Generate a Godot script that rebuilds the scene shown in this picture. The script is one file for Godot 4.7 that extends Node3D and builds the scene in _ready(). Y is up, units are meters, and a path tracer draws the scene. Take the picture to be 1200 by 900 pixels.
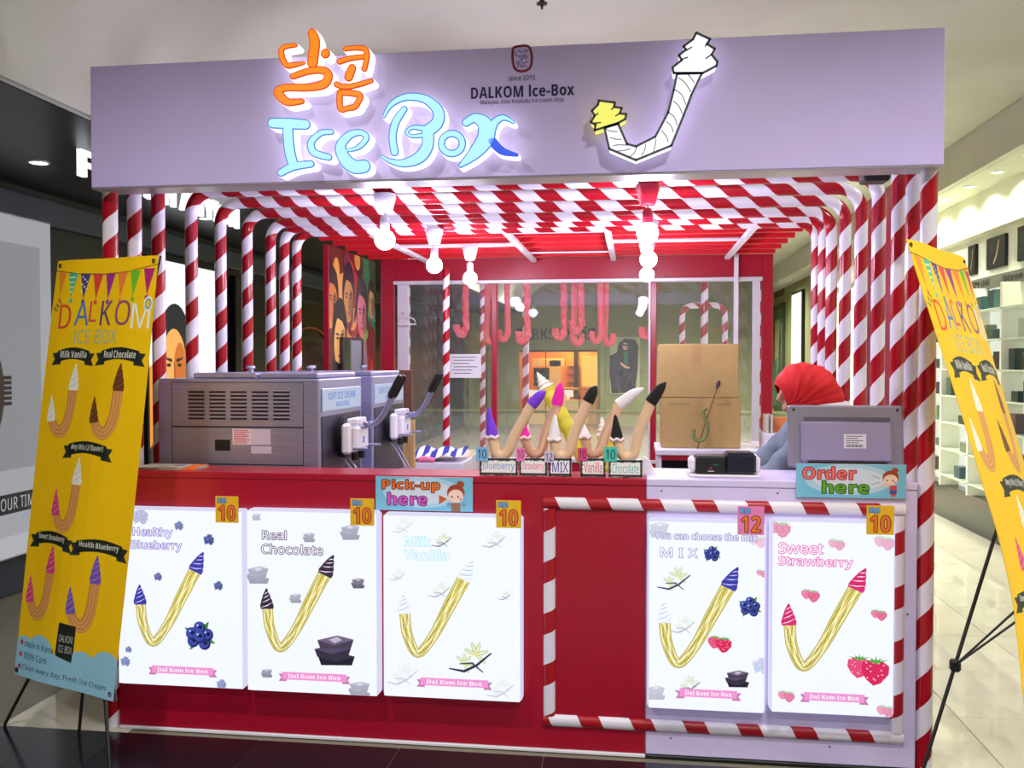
extends Node3D
# A candy-striped ice cream kiosk in a shopping mall.

const FOCAL := 1077.0
var eye := Vector3(0.556, 1.55, 3.649)
var look := Basis.from_euler(Vector3(-0.023, 0.133, 0.0))
var taken := {}
var mats := {}
var rng := RandomNumberGenerator.new()
var sans: SystemFont
var sans_bold: SystemFont
var serif: SystemFont

# ---------------------------------------------------------------- mesh builder
class MB:
	var v := PackedVector3Array()
	var n := PackedVector3Array()
	var uv := PackedVector2Array()
	func t(a: Vector3, b: Vector3, c: Vector3, na: Vector3, nb: Vector3, nc: Vector3, ua := Vector2.ZERO, ub := Vector2.ZERO, uc := Vector2.ZERO) -> void:
		if (b - a).cross(c - a).dot(na + nb + nc) > 0.0:
			v.append(a); v.append(c); v.append(b)
			n.append(na); n.append(nc); n.append(nb)
			uv.append(ua); uv.append(uc); uv.append(ub)
		else:
			v.append(a); v.append(b); v.append(c)
			n.append(na); n.append(nb); n.append(nc)
			uv.append(ua); uv.append(ub); uv.append(uc)
	func f(a: Vector3, b: Vector3, c: Vector3, toward: Vector3, ua := Vector2.ZERO, ub := Vector2.ZERO, uc := Vector2.ZERO) -> void:
		var m := (b - a).cross(c - a)
		if m.length_squared() < 1e-18:
			return
		m = m.normalized()
		if m.dot(toward) < 0.0:
			m = -m
		t(a, b, c, m, m, m, ua, ub, uc)
	func q(a: Vector3, b: Vector3, c: Vector3, d: Vector3, toward: Vector3) -> void:
		# corners run top left, top right, bottom right, bottom left
		f(a, b, c, toward, Vector2(0, 0), Vector2(1, 0), Vector2(1, 1))
		f(a, c, d, toward, Vector2(0, 0), Vector2(1, 1), Vector2(0, 1))
	func box(c: Vector3, s: Vector3, b := 0.0, xf := Transform3D.IDENTITY) -> void:
		var h := s * 0.5
		var bs := xf.basis
		var k: float = minf(b, minf(h.x, minf(h.y, h.z)) * 0.9)
		for ax in 3:
			var a1 := (ax + 1) % 3
			var a2 := (ax + 2) % 3
			for sg in [-1.0, 1.0]:
				var p := []
				for w in [[-1.0, -1.0], [1.0, -1.0], [1.0, 1.0], [-1.0, 1.0]]:
					var e := Vector3.ZERO
					e[ax] = sg * h[ax]; e[a1] = w[0] * (h[a1] - k); e[a2] = w[1] * (h[a2] - k)
					p.append(e)
				var nn := Vector3.ZERO
				nn[ax] = sg
				nn = bs * nn
				var u := []
				var w3 := []
				for e in p:
					u.append(Vector2(e.x / s.x + 0.5, 0.5 - e.y / s.y) if ax == 2 else (Vector2(-e.z * sg / s.z + 0.5, 0.5 - e.y / s.y) if ax == 0 else Vector2(e.x / s.x + 0.5, e.z / s.z + 0.5)))
					w3.append(xf * (c + e))
				t(w3[0], w3[1], w3[2], nn, nn, nn, u[0], u[1], u[2])
				t(w3[0], w3[2], w3[3], nn, nn, nn, u[0], u[2], u[3])
		if k <= 0.0:
			return
		for ax in 3:
			var a1 := (ax + 1) % 3
			var a2 := (ax + 2) % 3
			for s1 in [-1.0, 1.0]:
				for s2 in [-1.0, 1.0]:
					var p := []
					for w in [[0, -1.0], [0, 1.0], [1, 1.0], [1, -1.0]]:
						var e := Vector3.ZERO
						e[ax] = w[1] * (h[ax] - k)
						e[a1] = s1 * (h[a1] - (0.0 if w[0] == 0 else k))
						e[a2] = s2 * (h[a2] - (k if w[0] == 0 else 0.0))
						p.append(xf * (c + e))
					var nn := Vector3.ZERO
					nn[a1] = s1; nn[a2] = s2
					q(p[0], p[1], p[2], p[3], bs * nn)
		for sx in [-1.0, 1.0]:
			for sy in [-1.0, 1.0]:
				for sz in [-1.0, 1.0]:
					var sv := Vector3(sx, sy, sz)
					var e := sv * (h - Vector3(k, k, k))
					f(xf * (c + e + Vector3(sx * k, 0, 0)), xf * (c + e + Vector3(0, sy * k, 0)), xf * (c + e + Vector3(0, 0, sz * k)), bs * sv)
	func span(lo: Vector3, hi: Vector3, b := 0.0) -> void:
		box((lo + hi) * 0.5, hi - lo, b)
	func tube(pts: Array, rad, sides := 12, caps := true, period := 0.0, twist := 0.0, up := Vector3.ZERO, ripple := 0.0, vs := []) -> void:
		var m := pts.size()
		var nrm := Vector3.ZERO
		var rings := []
		var norms := []
		var lens := []
		var run := 0.0
		for i in m:
			var tg: Vector3 = (pts[mini(i + 1, m - 1)] - pts[maxi(i - 1, 0)]).normalized()
			if i == 0:
				nrm = up if up != Vector3.ZERO else (Vector3.UP if absf(tg.y) < 0.9 else Vector3.RIGHT)
			nrm = (nrm - tg * nrm.dot(tg)).normalized()
			var bi := tg.cross(nrm)
			if i > 0:
				run += (pts[i] - pts[i - 1]).length()
			var r: float = rad[i] if rad is Array else rad
			var ring := []
			var rn := []
			for j in sides + 1:
				var a := TAU * j / sides
				var d := nrm * cos(a) + bi * sin(a)
				var rr := r
				var nn := d
				if rad is Array:
					var i0 := maxi(i - 1, 0)
					var i1 := mini(i + 1, m - 1)
					nn = d - tg * clampf((rad[i1] - rad[i0]) / maxf(pts[i1].distance_to(pts[i0]), 1e-5), -2.0, 2.0)
				if ripple > 0.0:
					var ph := 3.0 * a + run * 60.0
					rr = r * (1.0 + ripple * sin(ph))
					nn = d - (bi * cos(a) - nrm * sin(a)) * ripple * 3.0 * cos(ph) - tg * r * ripple * 60.0 * cos(ph)
				ring.append(pts[i] + d * rr)
				rn.append(nn.normalized())
			rings.append(ring)
			norms.append(rn)
			lens.append(run)
		for i in m - 1:
			for j in sides:
				var u0 := float(j) / sides
				var u1 := float(j + 1) / sides
				var va: float = vs[i] if vs.size() else (lens[i] / period if period > 0.0 else lens[i])
				var vb: float = vs[i + 1] if vs.size() else (lens[i + 1] / period if period > 0.0 else lens[i + 1])
				var ua := Vector2(u0, va + u0 * twist)
				var ub := Vector2(u1, va + u1 * twist)
				var uc := Vector2(u1, vb + u1 * twist)
				var ud := Vector2(u0, vb + u0 * twist)
				t(rings[i][j], rings[i][j + 1], rings[i + 1][j + 1], norms[i][j], norms[i][j + 1], norms[i + 1][j + 1], ua, ub, uc)
				t(rings[i][j], rings[i + 1][j + 1], rings[i + 1][j], norms[i][j], norms[i + 1][j + 1], norms[i + 1][j], ua, uc, ud)
		if caps:
			for e in [[0, 1], [m - 1, m - 2]]:
				var out: Vector3 = (pts[e[0]] - pts[e[1]]).normalized()
				for j in sides:
					f(pts[e[0]], rings[e[0]][j], rings[e[0]][j + 1], out)
	func lathe(prof: Array, segs := 16, xf := Transform3D.IDENTITY) -> void:
		for i in prof.size() - 1:
			var p: Vector2 = prof[i]
			var r: Vector2 = prof[i + 1]
			var d := (r - p)
			var n2 := Vector2(d.y, -d.x).normalized()
			var np := n2
			var nr := n2
			if i > 0:
				var e: Vector2 = prof[i] - prof[i - 1]
				var k := Vector2(e.y, -e.x).normalized()
				if k.dot(n2) > 0.5:
					np = (n2 + k).normalized()
			if i < prof.size() - 2:
				var e2: Vector2 = prof[i + 2] - prof[i + 1]
				var k2 := Vector2(e2.y, -e2.x).normalized()
				if k2.dot(n2) > 0.5:
					nr = (n2 + k2).normalized()
			for j in segs:
				var a := TAU * j / segs
				var b := TAU * (j + 1) / segs
				var A := xf * Vector3(p.x * cos(a), p.y, p.x * sin(a))
				var B := xf * Vector3(p.x * cos(b), p.y, p.x * sin(b))
				var C := xf * Vector3(r.x * cos(b), r.y, r.x * sin(b))
				var D := xf * Vector3(r.x * cos(a), r.y, r.x * sin(a))
				var nA := xf.basis * Vector3(np.x * cos(a), np.y, np.x * sin(a))
				var nB := xf.basis * Vector3(np.x * cos(b), np.y, np.x * sin(b))
				var nC := xf.basis * Vector3(nr.x * cos(b), nr.y, nr.x * sin(b))
				var nD := xf.basis * Vector3(nr.x * cos(a), nr.y, nr.x * sin(a))
				var v0 := float(i) / prof.size()
				var v1 := float(i + 1) / prof.size()
				if r.x > 1e-6:
					t(A, C, D, nA, nC, nD, Vector2(float(j) / segs, v0), Vector2(float(j + 1) / segs, v1), Vector2(float(j) / segs, v1))
				if p.x > 1e-6:
					t(A, B, C, nA, nB, nC, Vector2(float(j) / segs, v0), Vector2(float(j + 1) / segs, v0), Vector2(float(j + 1) / segs, v1))
	func extrude(poly: PackedVector2Array, z0: float, z1: float, xf := Transform3D.IDENTITY) -> void:
		var idx := Geometry2D.triangulate_polygon(poly)
		for i in range(0, idx.size(), 3):
			for z in [z0, z1]:
				var a := poly[idx[i]]
				var b := poly[idx[i + 1]]
				var c := poly[idx[i + 2]]
				f(xf * Vector3(a.x, a.y, z), xf * Vector3(b.x, b.y, z), xf * Vector3(c.x, c.y, z), xf.basis * Vector3(0, 0, 1.0 if z == maxf(z0, z1) else -1.0))
		var cw := Geometry2D.is_polygon_clockwise(poly)
		for i in poly.size():
			var a := poly[i]
			var b := poly[(i + 1) % poly.size()]
			var d := (b - a)
			var o := Vector3(d.y, -d.x, 0) * (-1.0 if cw else 1.0)
			q(xf * Vector3(a.x, a.y, z1), xf * Vector3(b.x, b.y, z1), xf * Vector3(b.x, b.y, z0), xf * Vector3(a.x, a.y, z0), xf.basis * o)
	func ribbon(pts: Array, z0: float, z1: float, sides_too := true) -> void:
		# pts: Vector3(x, y, width); a flat stroke with round ends between z0 and z1
		var L := []
		var R := []
		var m := pts.size()
		if m == 1:
			var ring := PackedVector2Array()
			for j in 20:
				ring.append(Vector2(pts[0].x + cos(TAU * j / 20) * pts[0].z * 0.5, pts[0].y + sin(TAU * j / 20) * pts[0].z * 0.5))
			extrude(ring, z0, z1)
			return
		for i in m:
			var a: Vector3 = pts[maxi(i - 1, 0)]
			var b: Vector3 = pts[mini(i + 1, m - 1)]
			var tg := Vector2(b.x - a.x, b.y - a.y).normalized()
			var o: Vector2 = Vector2(-tg.y, tg.x) * pts[i].z * 0.5
			L.append(Vector2(pts[i].x, pts[i].y) + o)
			R.append(Vector2(pts[i].x, pts[i].y) - o)
		for i in m - 1:
			q(v3(L[i], z1), v3(L[i + 1], z1), v3(R[i + 1], z1), v3(R[i], z1), Vector3(0, 0, 1))
			if sides_too:
				q(v3(L[i], z1), v3(L[i + 1], z1), v3(L[i + 1], z0), v3(L[i], z0), v3(L[i] - R[i], 0))
				q(v3(R[i], z1), v3(R[i + 1], z1), v3(R[i + 1], z0), v3(R[i], z0), v3(R[i] - L[i], 0))
		for e in [[0, 1], [m - 1, m - 2]]:
			var c := Vector2(pts[e[0]].x, pts[e[0]].y)
			var out := (c - Vector2(pts[e[1]].x, pts[e[1]].y)).normalized()
			var r: float = pts[e[0]].z * 0.5
			var side := Vector2(-out.y, out.x)
			for j in 8:
				var a := PI * j / 8.0
				var b := PI * (j + 1) / 8.0
				var A := c + (side * cos(a) + out * sin(a)) * r
				var B := c + (side * cos(b) + out * sin(b)) * r
				f(v3(c, z1), v3(A, z1), v3(B, z1), Vector3(0, 0, 1))
				if sides_too:
					q(v3(A, z1), v3(B, z1), v3(B, z0), v3(A, z0), v3(A + B - 2.0 * c, 0))
	func v3(p: Vector2, z: float) -> Vector3:
		return Vector3(p.x, p.y, z)
	func done() -> ArrayMesh:
		var m := ArrayMesh.new()
		if v.is_empty():
			return m
		var ar := []
		ar.resize(Mesh.ARRAY_MAX)
		ar[Mesh.ARRAY_VERTEX] = v
		ar[Mesh.ARRAY_NORMAL] = n
		ar[Mesh.ARRAY_TEX_UV] = uv
		m.add_surface_from_arrays(Mesh.PRIMITIVE_TRIANGLES, ar)
		return m

# ---------------------------------------------------------------- print canvas
class Cv:
	var im: Image
	var k := 1.0     # pixels per unit
	var w := 0
	var h := 0
	func _init(uw: float, uh: float, px_h: int, back: Color) -> void:
		k = px_h / uh
		w = int(uw * k)
		h = px_h
		im = Image.create(w, h, false, Image.FORMAT_RGB8)
		im.fill(back)
	func poly(pts: PackedVector2Array, col: Color) -> void:
		var lo := 1e9
		var hi := -1e9
		for p in pts:
			lo = minf(lo, p.y); hi = maxf(hi, p.y)
		var y0 := maxi(0, int(floor(lo * k)))
		var y1 := mini(h - 1, int(ceil(hi * k)))
		var m := pts.size()
		for y in range(y0, y1 + 1):
			var yy := (y + 0.5) / k
			var xs := []
			for i in m:
				var a := pts[i]
				var b := pts[(i + 1) % m]
				if (a.y <= yy) != (b.y <= yy):
					xs.append(a.x + (yy - a.y) / (b.y - a.y) * (b.x - a.x))
			xs.sort()
			for i in range(0, xs.size() - 1, 2):
				var xa := int(round(xs[i] * k))
				var xb := int(round(xs[i + 1] * k))
				if xb > xa and xb > 0 and xa < w:
					im.fill_rect(Rect2i(maxi(xa, 0), y, mini(xb, w) - maxi(xa, 0), 1), col)
	func rect(x: float, y: float, rw: float, rh: float, col: Color) -> void:
		im.fill_rect(Rect2i(int(x * k), int(y * k), int(ceil(rw * k)), int(ceil(rh * k))), col)
	func disc(c: Vector2, rx: float, ry: float, col: Color, tilt := 0.0) -> void:
		var p := PackedVector2Array()
		for i in 28:
			p.append(c + Vector2(cos(TAU * i / 28.0) * rx, sin(TAU * i / 28.0) * ry).rotated(tilt))
		poly(p, col)
	func line(pts: Array, wd, col: Color) -> void:
		for i in pts.size():
			var wa: float = wd[i] if wd is Array else wd
			if wa * k > 3.0:
				disc(pts[i], wa * 0.5, wa * 0.5, col)
			if i + 1 < pts.size():
				var wb: float = wd[i + 1] if wd is Array else wd
				var d: Vector2 = (pts[i + 1] - pts[i]).normalized()
				var o := Vector2(-d.y, d.x)
				poly(PackedVector2Array([pts[i] + o * wa * 0.5, pts[i + 1] + o * wb * 0.5, pts[i + 1] - o * wb * 0.5, pts[i] - o * wa * 0.5]), col)
	func done(div := 2) -> ImageTexture:
		var m: Image = im.duplicate()
		if div > 1:
			m.resize(w / div, h / div, Image.INTERPOLATE_TRILINEAR if false else Image.INTERPOLATE_LANCZOS)
		return ImageTexture.create_from_image(m)

var glyphs := {}
func text_tris(s: String, font: Font) -> Array:
	var key := s + str(font.get_instance_id())
	if not glyphs.has(key):
		var tm := TextMesh.new()
		tm.font = font
		tm.text = s
		tm.font_size = 48
		tm.pixel_size = 1.0 / 48.0
		tm.curve_step = 3.0
		tm.depth = 0.0
		var ar := tm.get_mesh_arrays()
		var pts: PackedVector3Array = ar[Mesh.ARRAY_VERTEX]
		var out := PackedVector2Array()
		var lo := Vector2(1e9, 1e9)
		var hi := -lo
		var order: PackedInt32Array = ar[Mesh.ARRAY_INDEX] if ar[Mesh.ARRAY_INDEX] != null else PackedInt32Array(range(pts.size()))
		for i in order:
			var p := Vector2(pts[i].x, -pts[i].y)
			out.append(p)
			lo = lo.min(p); hi = hi.max(p)
		glyphs[key] = [out, lo, hi]
	return glyphs[key]
# text fitted into a box: left x, baseline-less top y, height of the inked area; width < 0 keeps the proportions
func ctext(c: Cv, s: String, x: float, y: float, hh: float, col: Color, ww := -1.0, font: Font = null, outline := 0.0, ocol := Color.BLACK, turn := 0.0) -> void:
	var g := text_tris(s, sans_bold if font == null else font)
	var pts: PackedVector2Array = g[0]
	var lo: Vector2 = g[1]
	var hi: Vector2 = g[2]
	var sy := hh / (hi.y - lo.y)
	var sx := sy if ww < 0.0 else ww / (hi.x - lo.x)
	var passes := []
	if outline > 0.0:
		for i in 8:
			passes.append([Vector2(cos(TAU * i / 8.0), sin(TAU * i / 8.0)) * outline, ocol])
	passes.append([Vector2.ZERO, col])
	for p in passes:
		for i in range(0, pts.size() - 2, 3):
			var tri := PackedVector2Array()
			for j in 3:
				tri.append(Vector2(x, y) + (Vector2((pts[i + j].x - lo.x) * sx, (pts[i + j].y - lo.y) * sy)).rotated(turn) + p[0])
			c.poly(tri, p[1])

# ---------------------------------------------------------------- small helpers
func ray(u: float, v: float) -> Vector3:
	return look * Vector3((u - 600.0) / FOCAL, -(v - 450.0) / FOCAL, -1.0)
func pz(u: float, v: float, z: float) -> Vector3:
	var d := ray(u, v)
	return eye + d * ((z - eye.z) / d.z)
func px(u: float, v: float, x: float) -> Vector3:
	var d := ray(u, v)
	return eye + d * ((x - eye.x) / d.x)
func py(u: float, v: float, y: float) -> Vector3:
	var d := ray(u, v)
	return eye + d * ((y - eye.y) / d.y)
func rgb8(r: int, g: int, b: int) -> Color:
	return Color8(r, g, b)

func numbered(called: String) -> String:
	if not taken.has(called):
		taken[called] = 0
		return called
	taken[called] += 1
	return "%s_%03d" % [called, taken[called]]
func tag(o: Node, label: String, category: String, group := "") -> void:
	o.set_meta("label", label)
	o.set_meta("category", category)
	if group != "":
		o.set_meta("group", group)
func thing(called: String, label: String, category: String, base := Vector3.ZERO, group := "") -> Node3D:
	var o := Node3D.new()
	o.name = numbered(called)
	add_child(o)
	o.position = base
	o.set_meta("base_at", base)
	tag(o, label, category, group)
	return o
func part(parent: Node3D, called: String, mb: MB, m: Material, label := "") -> MeshInstance3D:
	var o := MeshInstance3D.new()
	o.name = called
	o.mesh = mb.done()
	o.material_override = m
	parent.add_child(o, true)
	if parent.has_meta("base_at"):
		var b: Vector3 = parent.get_meta("base_at")
		o.position = -b
	if label != "":
		o.set_meta("label", label)
	return o
func single(called: String, mb: MB, m: Material, label: String, category: String, group := "") -> MeshInstance3D:
	var o := MeshInstance3D.new()
	o.name = numbered(called)
	o.mesh = mb.done()
	o.material_override = m
	add_child(o)
	tag(o, label, category, group)
	return o
func struct(called: String, mb: MB, m: Material) -> MeshInstance3D:
	var o := MeshInstance3D.new()
	o.name = called
	o.mesh = mb.done()
	o.material_override = m
	add_child(o)
	o.set_meta("kind", "structure")
	return o
func bx(lo: Vector3, hi: Vector3, b := 0.0) -> MB:
	var m := MB.new()
	m.span(lo, hi, b)
	return m
func tb(pts: Array, r, sides := 12) -> MB:
	var m := MB.new()
	m.tube(pts, r, sides)
	return m
func mat(key: String, col: Color, rough := 0.6, metal := 0.0) -> StandardMaterial3D:
	if not mats.has(key):
		var m := StandardMaterial3D.new()
		m.resource_name = key
		m.albedo_color = col
		m.roughness = rough
		m.metallic = metal
		mats[key] = m
	return mats[key]
func glow(key: String, col: Color, energy: float) -> StandardMaterial3D:
	if not mats.has(key):
		var m := mat(key, col.darkened(0.7), 0.5)
		m.emission_enabled = true
		m.emission = col
		m.emission_energy_multiplier = energy
	return mats[key]
func printed(key: String, tex: Texture2D, rough := 0.5, lit := 0.0) -> StandardMaterial3D:
	var m := mat(key, Color.WHITE, rough)
	m.albedo_texture = tex
	m.texture_repeat = false
	if lit > 0.0:
		m.albedo_color = Color(0.22, 0.22, 0.22)
		m.emission_enabled = true
		m.emission = Color.WHITE
		m.emission_operator = BaseMaterial3D.EMISSION_OP_MULTIPLY
		m.emission_texture = tex
		m.emission_energy_multiplier = lit
	return m
func grain(m: StandardMaterial3D, freq: float, lo: float, hi: float, scale: Vector3, seed_at := 1, bump := 0.0) -> StandardMaterial3D:
	var nz := FastNoiseLite.new()
	nz.seed = seed_at
	nz.frequency = freq
	nz.fractal_octaves = 4
	var tx := NoiseTexture2D.new()
	tx.width = 256
	tx.height = 256
	tx.seamless = true
	tx.noise = nz
	var gr := Gradient.new()
	gr.set_color(0, Color(lo, lo, lo))
	gr.set_color(1, Color(hi, hi, hi))
	tx.color_ramp = gr
	m.albedo_texture = tx
	m.uv1_triplanar = true
	m.uv1_world_triplanar = true
	m.uv1_scale = scale
	if bump > 0.0:
		m.heightmap_enabled = true
		m.heightmap_texture = tx
		m.heightmap_scale = bump
	return m
func smooth(pts: Array, per := 6) -> Array:
	var out := []
	for i in pts.size() - 1:
		var a = pts[maxi(i - 1, 0)]
		var b = pts[i]
		var c = pts[i + 1]
		var d = pts[mini(i + 2, pts.size() - 1)]
		for j in per:
			var t := float(j) / per
			out.append(0.5 * ((2.0 * b) + (c - a) * t + (2.0 * a - 5.0 * b + 4.0 * c - d) * t * t + (3.0 * b - a - 3.0 * c + d) * t * t * t))
	out.append(pts[pts.size() - 1])
	return out
func omni(at: Vector3, col: Color, energy: float, size: float) -> void:
	var l := OmniLight3D.new()
	l.name = numbered("lamp_glow")
	l.light_color = col
	l.light_energy = energy
	l.light_size = size
	l.omni_range = 30.0
	l.omni_attenuation = 2.0
	l.shadow_enabled = true
	add_child(l)
	l.position = at
func area(at: Vector3, toward: Vector3, w: float, h: float, col: Color, energy: float) -> void:
	var l := AreaLight3D.new()
	l.name = numbered("panel_glow")
	l.light_color = col
	l.light_energy = energy
	l.area_size = Vector2(w, h)
	l.area_normalize_energy = true
	l.area_range = 30.0
	l.shadow_enabled = true
	add_child(l)
	l.look_at_from_position(at, at + toward, Vector3.UP if absf(toward.y) < 0.9 else Vector3.FORWARD)
func text_mesh(parent: Node3D, called: String, s: String, font: Font, hh: float, at: Vector3, m: Material, yaw := 0.0, ww := -1.0, depth := 0.002) -> MeshInstance3D:
	# a line of raised lettering: its inked box starts at `at` (bottom left) and is hh high
	var g := text_tris(s, font)
	var pts: PackedVector2Array = g[0]
	var lo: Vector2 = g[1]
	var hi: Vector2 = g[2]
	var k := hh / (hi.y - lo.y)
	var kx := k if ww < 0.0 else ww / (hi.x - lo.x)
	var mb := MB.new()
	var turn := Basis(Vector3.UP, yaw)
	var n := turn * Vector3(0, 0, 1)
	for i in range(0, pts.size() - 2, 3):
		var p := []
		for j in 3:
			p.append(at + turn * Vector3((pts[i + j].x - lo.x) * kx, (hi.y - pts[i + j].y) * k, depth))
		mb.t(p[0], p[1], p[2], n, n, n)
		var e := -n * depth
		for j in 3:
			mb.q(p[j], p[(j + 1) % 3], p[(j + 1) % 3] + e, p[j] + e, (p[j] + p[(j + 1) % 3]) * 0.5 - (p[0] + p[1] + p[2]) / 3.0)
	return part(parent, called, mb, m)

# ---------------------------------------------------------------- smooth bodies
func nets(bones: Array, k: float, cell: float, mb: MB, fold = null) -> void:
	var lo := Vector3(1e9, 1e9, 1e9)
	var hi := -lo
	for b in bones:
		for e in [[b[0], b[1]], [b[2], b[3]]]:
			lo = lo.min(e[0] - Vector3.ONE * (e[1] + 4.0 * cell))
			hi = hi.max(e[0] + Vector3.ONE * (e[1] + 4.0 * cell))
	var nx := int((hi.x - lo.x) / cell) + 2
	var ny := int((hi.y - lo.y) / cell) + 2
	var nz := int((hi.z - lo.z) / cell) + 2
	var g := PackedFloat32Array()
	g.resize(nx * ny * nz)
	g.fill(9.0)
	for b in bones:
		var A: Vector3 = b[0]
		var B: Vector3 = b[2]
		var ra: float = b[1]
		var rb: float = b[3]
		var m := maxf(ra, rb) + k + 2.5 * cell
		var l3 := (A.min(B) - Vector3.ONE * m - lo) / cell
		var h3 := (A.max(B) + Vector3.ONE * m - lo) / cell
		var ab := B - A
		var dd := maxf(ab.length_squared(), 1e-9)
		for z in range(maxi(0, int(l3.z)), mini(nz - 1, int(h3.z) + 1) + 1):
			for y in range(maxi(0, int(l3.y)), mini(ny - 1, int(h3.y) + 1) + 1):
				for x in range(maxi(0, int(l3.x)), mini(nx - 1, int(h3.x) + 1) + 1):
					var p := lo + Vector3(x, y, z) * cell
					var t := clampf((p - A).dot(ab) / dd, 0.0, 1.0)
					var d := (p - A - ab * t).length() - lerpf(ra, rb, t)
					var i := (z * ny + y) * nx + x
					var o := g[i]
					var hh := maxf(k - absf(o - d), 0.0) / k
					g[i] = minf(o, d) - hh * hh * k * 0.25
	if fold != null:
		for z in nz:
			for y in ny:
				for x in nx:
					var i := (z * ny + y) * nx + x
					if absf(g[i]) < 0.05:
						g[i] += fold.call(lo + Vector3(x, y, z) * cell)
	var vid := PackedInt32Array()
	vid.resize(g.size())
	vid.fill(-1)
	var vs := PackedVector3Array()
	var ns := PackedVector3Array()
	var st := [0, 1, nx, nx + 1, nx * ny, nx * ny + 1, nx * ny + nx, nx * ny + nx + 1]
	var off := [Vector3(0, 0, 0), Vector3(1, 0, 0), Vector3(0, 1, 0), Vector3(1, 1, 0), Vector3(0, 0, 1), Vector3(1, 0, 1), Vector3(0, 1, 1), Vector3(1, 1, 1)]
	var edges := [[0, 1], [2, 3], [4, 5], [6, 7], [0, 2], [1, 3], [4, 6], [5, 7], [0, 4], [1, 5], [2, 6], [3, 7]]
	for z in nz - 1:
		for y in ny - 1:
			for x in nx - 1:
				var i := (z * ny + y) * nx + x
				if absf(g[i]) > 4.0 * cell:
					continue
				var inside := 0
				for c in 8:
					if g[i + st[c]] < 0.0:
						inside += 1
				if inside == 0 or inside == 8:
					continue
				var s := Vector3.ZERO
				var cnt := 0
				for e in edges:
					var a: float = g[i + st[e[0]]]
					var b: float = g[i + st[e[1]]]
					if (a < 0.0) != (b < 0.0):
						s += off[e[0]].lerp(off[e[1]], a / (a - b))
						cnt += 1
				vid[i] = vs.size()
				vs.append(lo + (Vector3(x, y, z) + s / cnt) * cell)
				ns.append(Vector3(g[i + 1] - g[i] + g[i + st[7]] - g[i + st[6]], g[i + nx] - g[i] + g[i + st[7]] - g[i + st[5]], g[i + nx * ny] - g[i] + g[i + st[7]] - g[i + st[3]]).normalized())
	var step := [1, nx, nx * ny]
	for z in range(1, nz - 1):
		for y in range(1, ny - 1):
			for x in range(1, nx - 1):
				var i := (z * ny + y) * nx + x
				for ax in 3:
					if (g[i] < 0.0) != (g[i + step[ax]] < 0.0):
						var s1: int = step[(ax + 1) % 3]
						var s2: int = step[(ax + 2) % 3]
						var a := vid[i]
						var b := vid[i - s1]
						var c := vid[i - s1 - s2]
						var d := vid[i - s2]
						if a >= 0 and b >= 0 and c >= 0 and d >= 0:
							mb.t(vs[a], vs[b], vs[c], ns[a], ns[b], ns[c])
							mb.t(vs[a], vs[c], vs[d], ns[a], ns[c], ns[d])

# ---------------------------------------------------------------- prints
func swirl(c: Cv, base: Vector2, tip: Vector2, wd: float, col: Color, hi: Color, dark: Color) -> void:
	# a soft-serve swirl, its flat base centred on `base`
	var ax := tip - base
	var sd := Vector2(-ax.y, ax.x).normalized()
	var p := PackedVector2Array()
	for s in [[-0.5, 0.0], [-0.56, 0.16], [-0.46, 0.33], [-0.43, 0.42], [-0.33, 0.58], [-0.28, 0.68], [-0.15, 0.84], [0.0, 1.0], [0.1, 0.97], [0.16, 0.8], [0.3, 0.66], [0.32, 0.55], [0.45, 0.4], [0.46, 0.3], [0.55, 0.15], [0.5, 0.0]]:
		p.append(base + sd * wd * s[0] + ax * s[1])
	c.poly(p, col)
	for s in [[0.06, 0.3], [0.3, 0.5], [0.5, 0.68], [0.68, 0.83]]:
		var ww: float = (1.0 - s[0]) * 0.5
		c.line([base + sd * wd * -ww + ax * (s[0] + 0.02), base + ax * (s[0] + 0.1), base + sd * wd * ww * 0.9 + ax * s[1]], [1.0, wd * 0.09, 0.8], hi)
		c.line([base + sd * wd * -ww + ax * (s[0] + 0.09), base + ax * (s[0] + 0.17), base + sd * wd * ww * 0.9 + ax * (s[1] + 0.07)], [0.5, wd * 0.05, 0.4], dark)
func jcone(c: Cv, pts: Array, wd: Array, col: Color, light: Color, dark: Color, lines := 5, flat := false) -> void:
	var path := smooth(pts, 8)
	var m := path.size()
	var ws := []
	for i in m:
		var f := float(i) / (m - 1) * (wd.size() - 1)
		var a := int(floor(f))
		ws.append(lerpf(wd[a], wd[mini(a + 1, wd.size() - 1)], f - a))
	var edge := []
	for i in m:
		edge.append(ws[i] + 1.6)
	var L := PackedVector2Array()
	var R := PackedVector2Array()
	var oL := PackedVector2Array()
	var oR := PackedVector2Array()
	for i in m:
		var d: Vector2 = (path[mini(i + 1, m - 1)] - path[maxi(i - 1, 0)]).normalized()
		var o := Vector2(-d.y, d.x)
		L.append(path[i] + o * ws[i] * 0.5)
		R.append(path[i] - o * ws[i] * 0.5)
		oL.append(path[i] + o * edge[i] * 0.5)
		oR.append(path[i] - o * edge[i] * 0.5)
	var band := oL.duplicate()
	oR.reverse()
	band.append_array(oR)
	c.poly(band, dark)
	band = L.duplicate()
	var rr := R.duplicate()
	rr.reverse()
	band.append_array(rr)
	c.poly(band, col)
	for kk in lines:
		var ph := TAU * kk / lines
		var pl := []
		var wl := []
		for i in m:
			var d2: Vector2 = L[i] - R[i]
			var s := 0.36 * sin(ph + i * (0.0 if flat else 0.16)) if not flat else (float(kk) + 0.5) / lines - 0.5
			pl.append((L[i] + R[i]) * 0.5 + d2 * s)
			wl.append(1.4 if kk % 2 == 0 else 2.2)
		c.line(pl, 0.9 if kk % 2 == 0 else ws[0] * 0.1, dark if kk % 2 == 0 else light)
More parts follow.
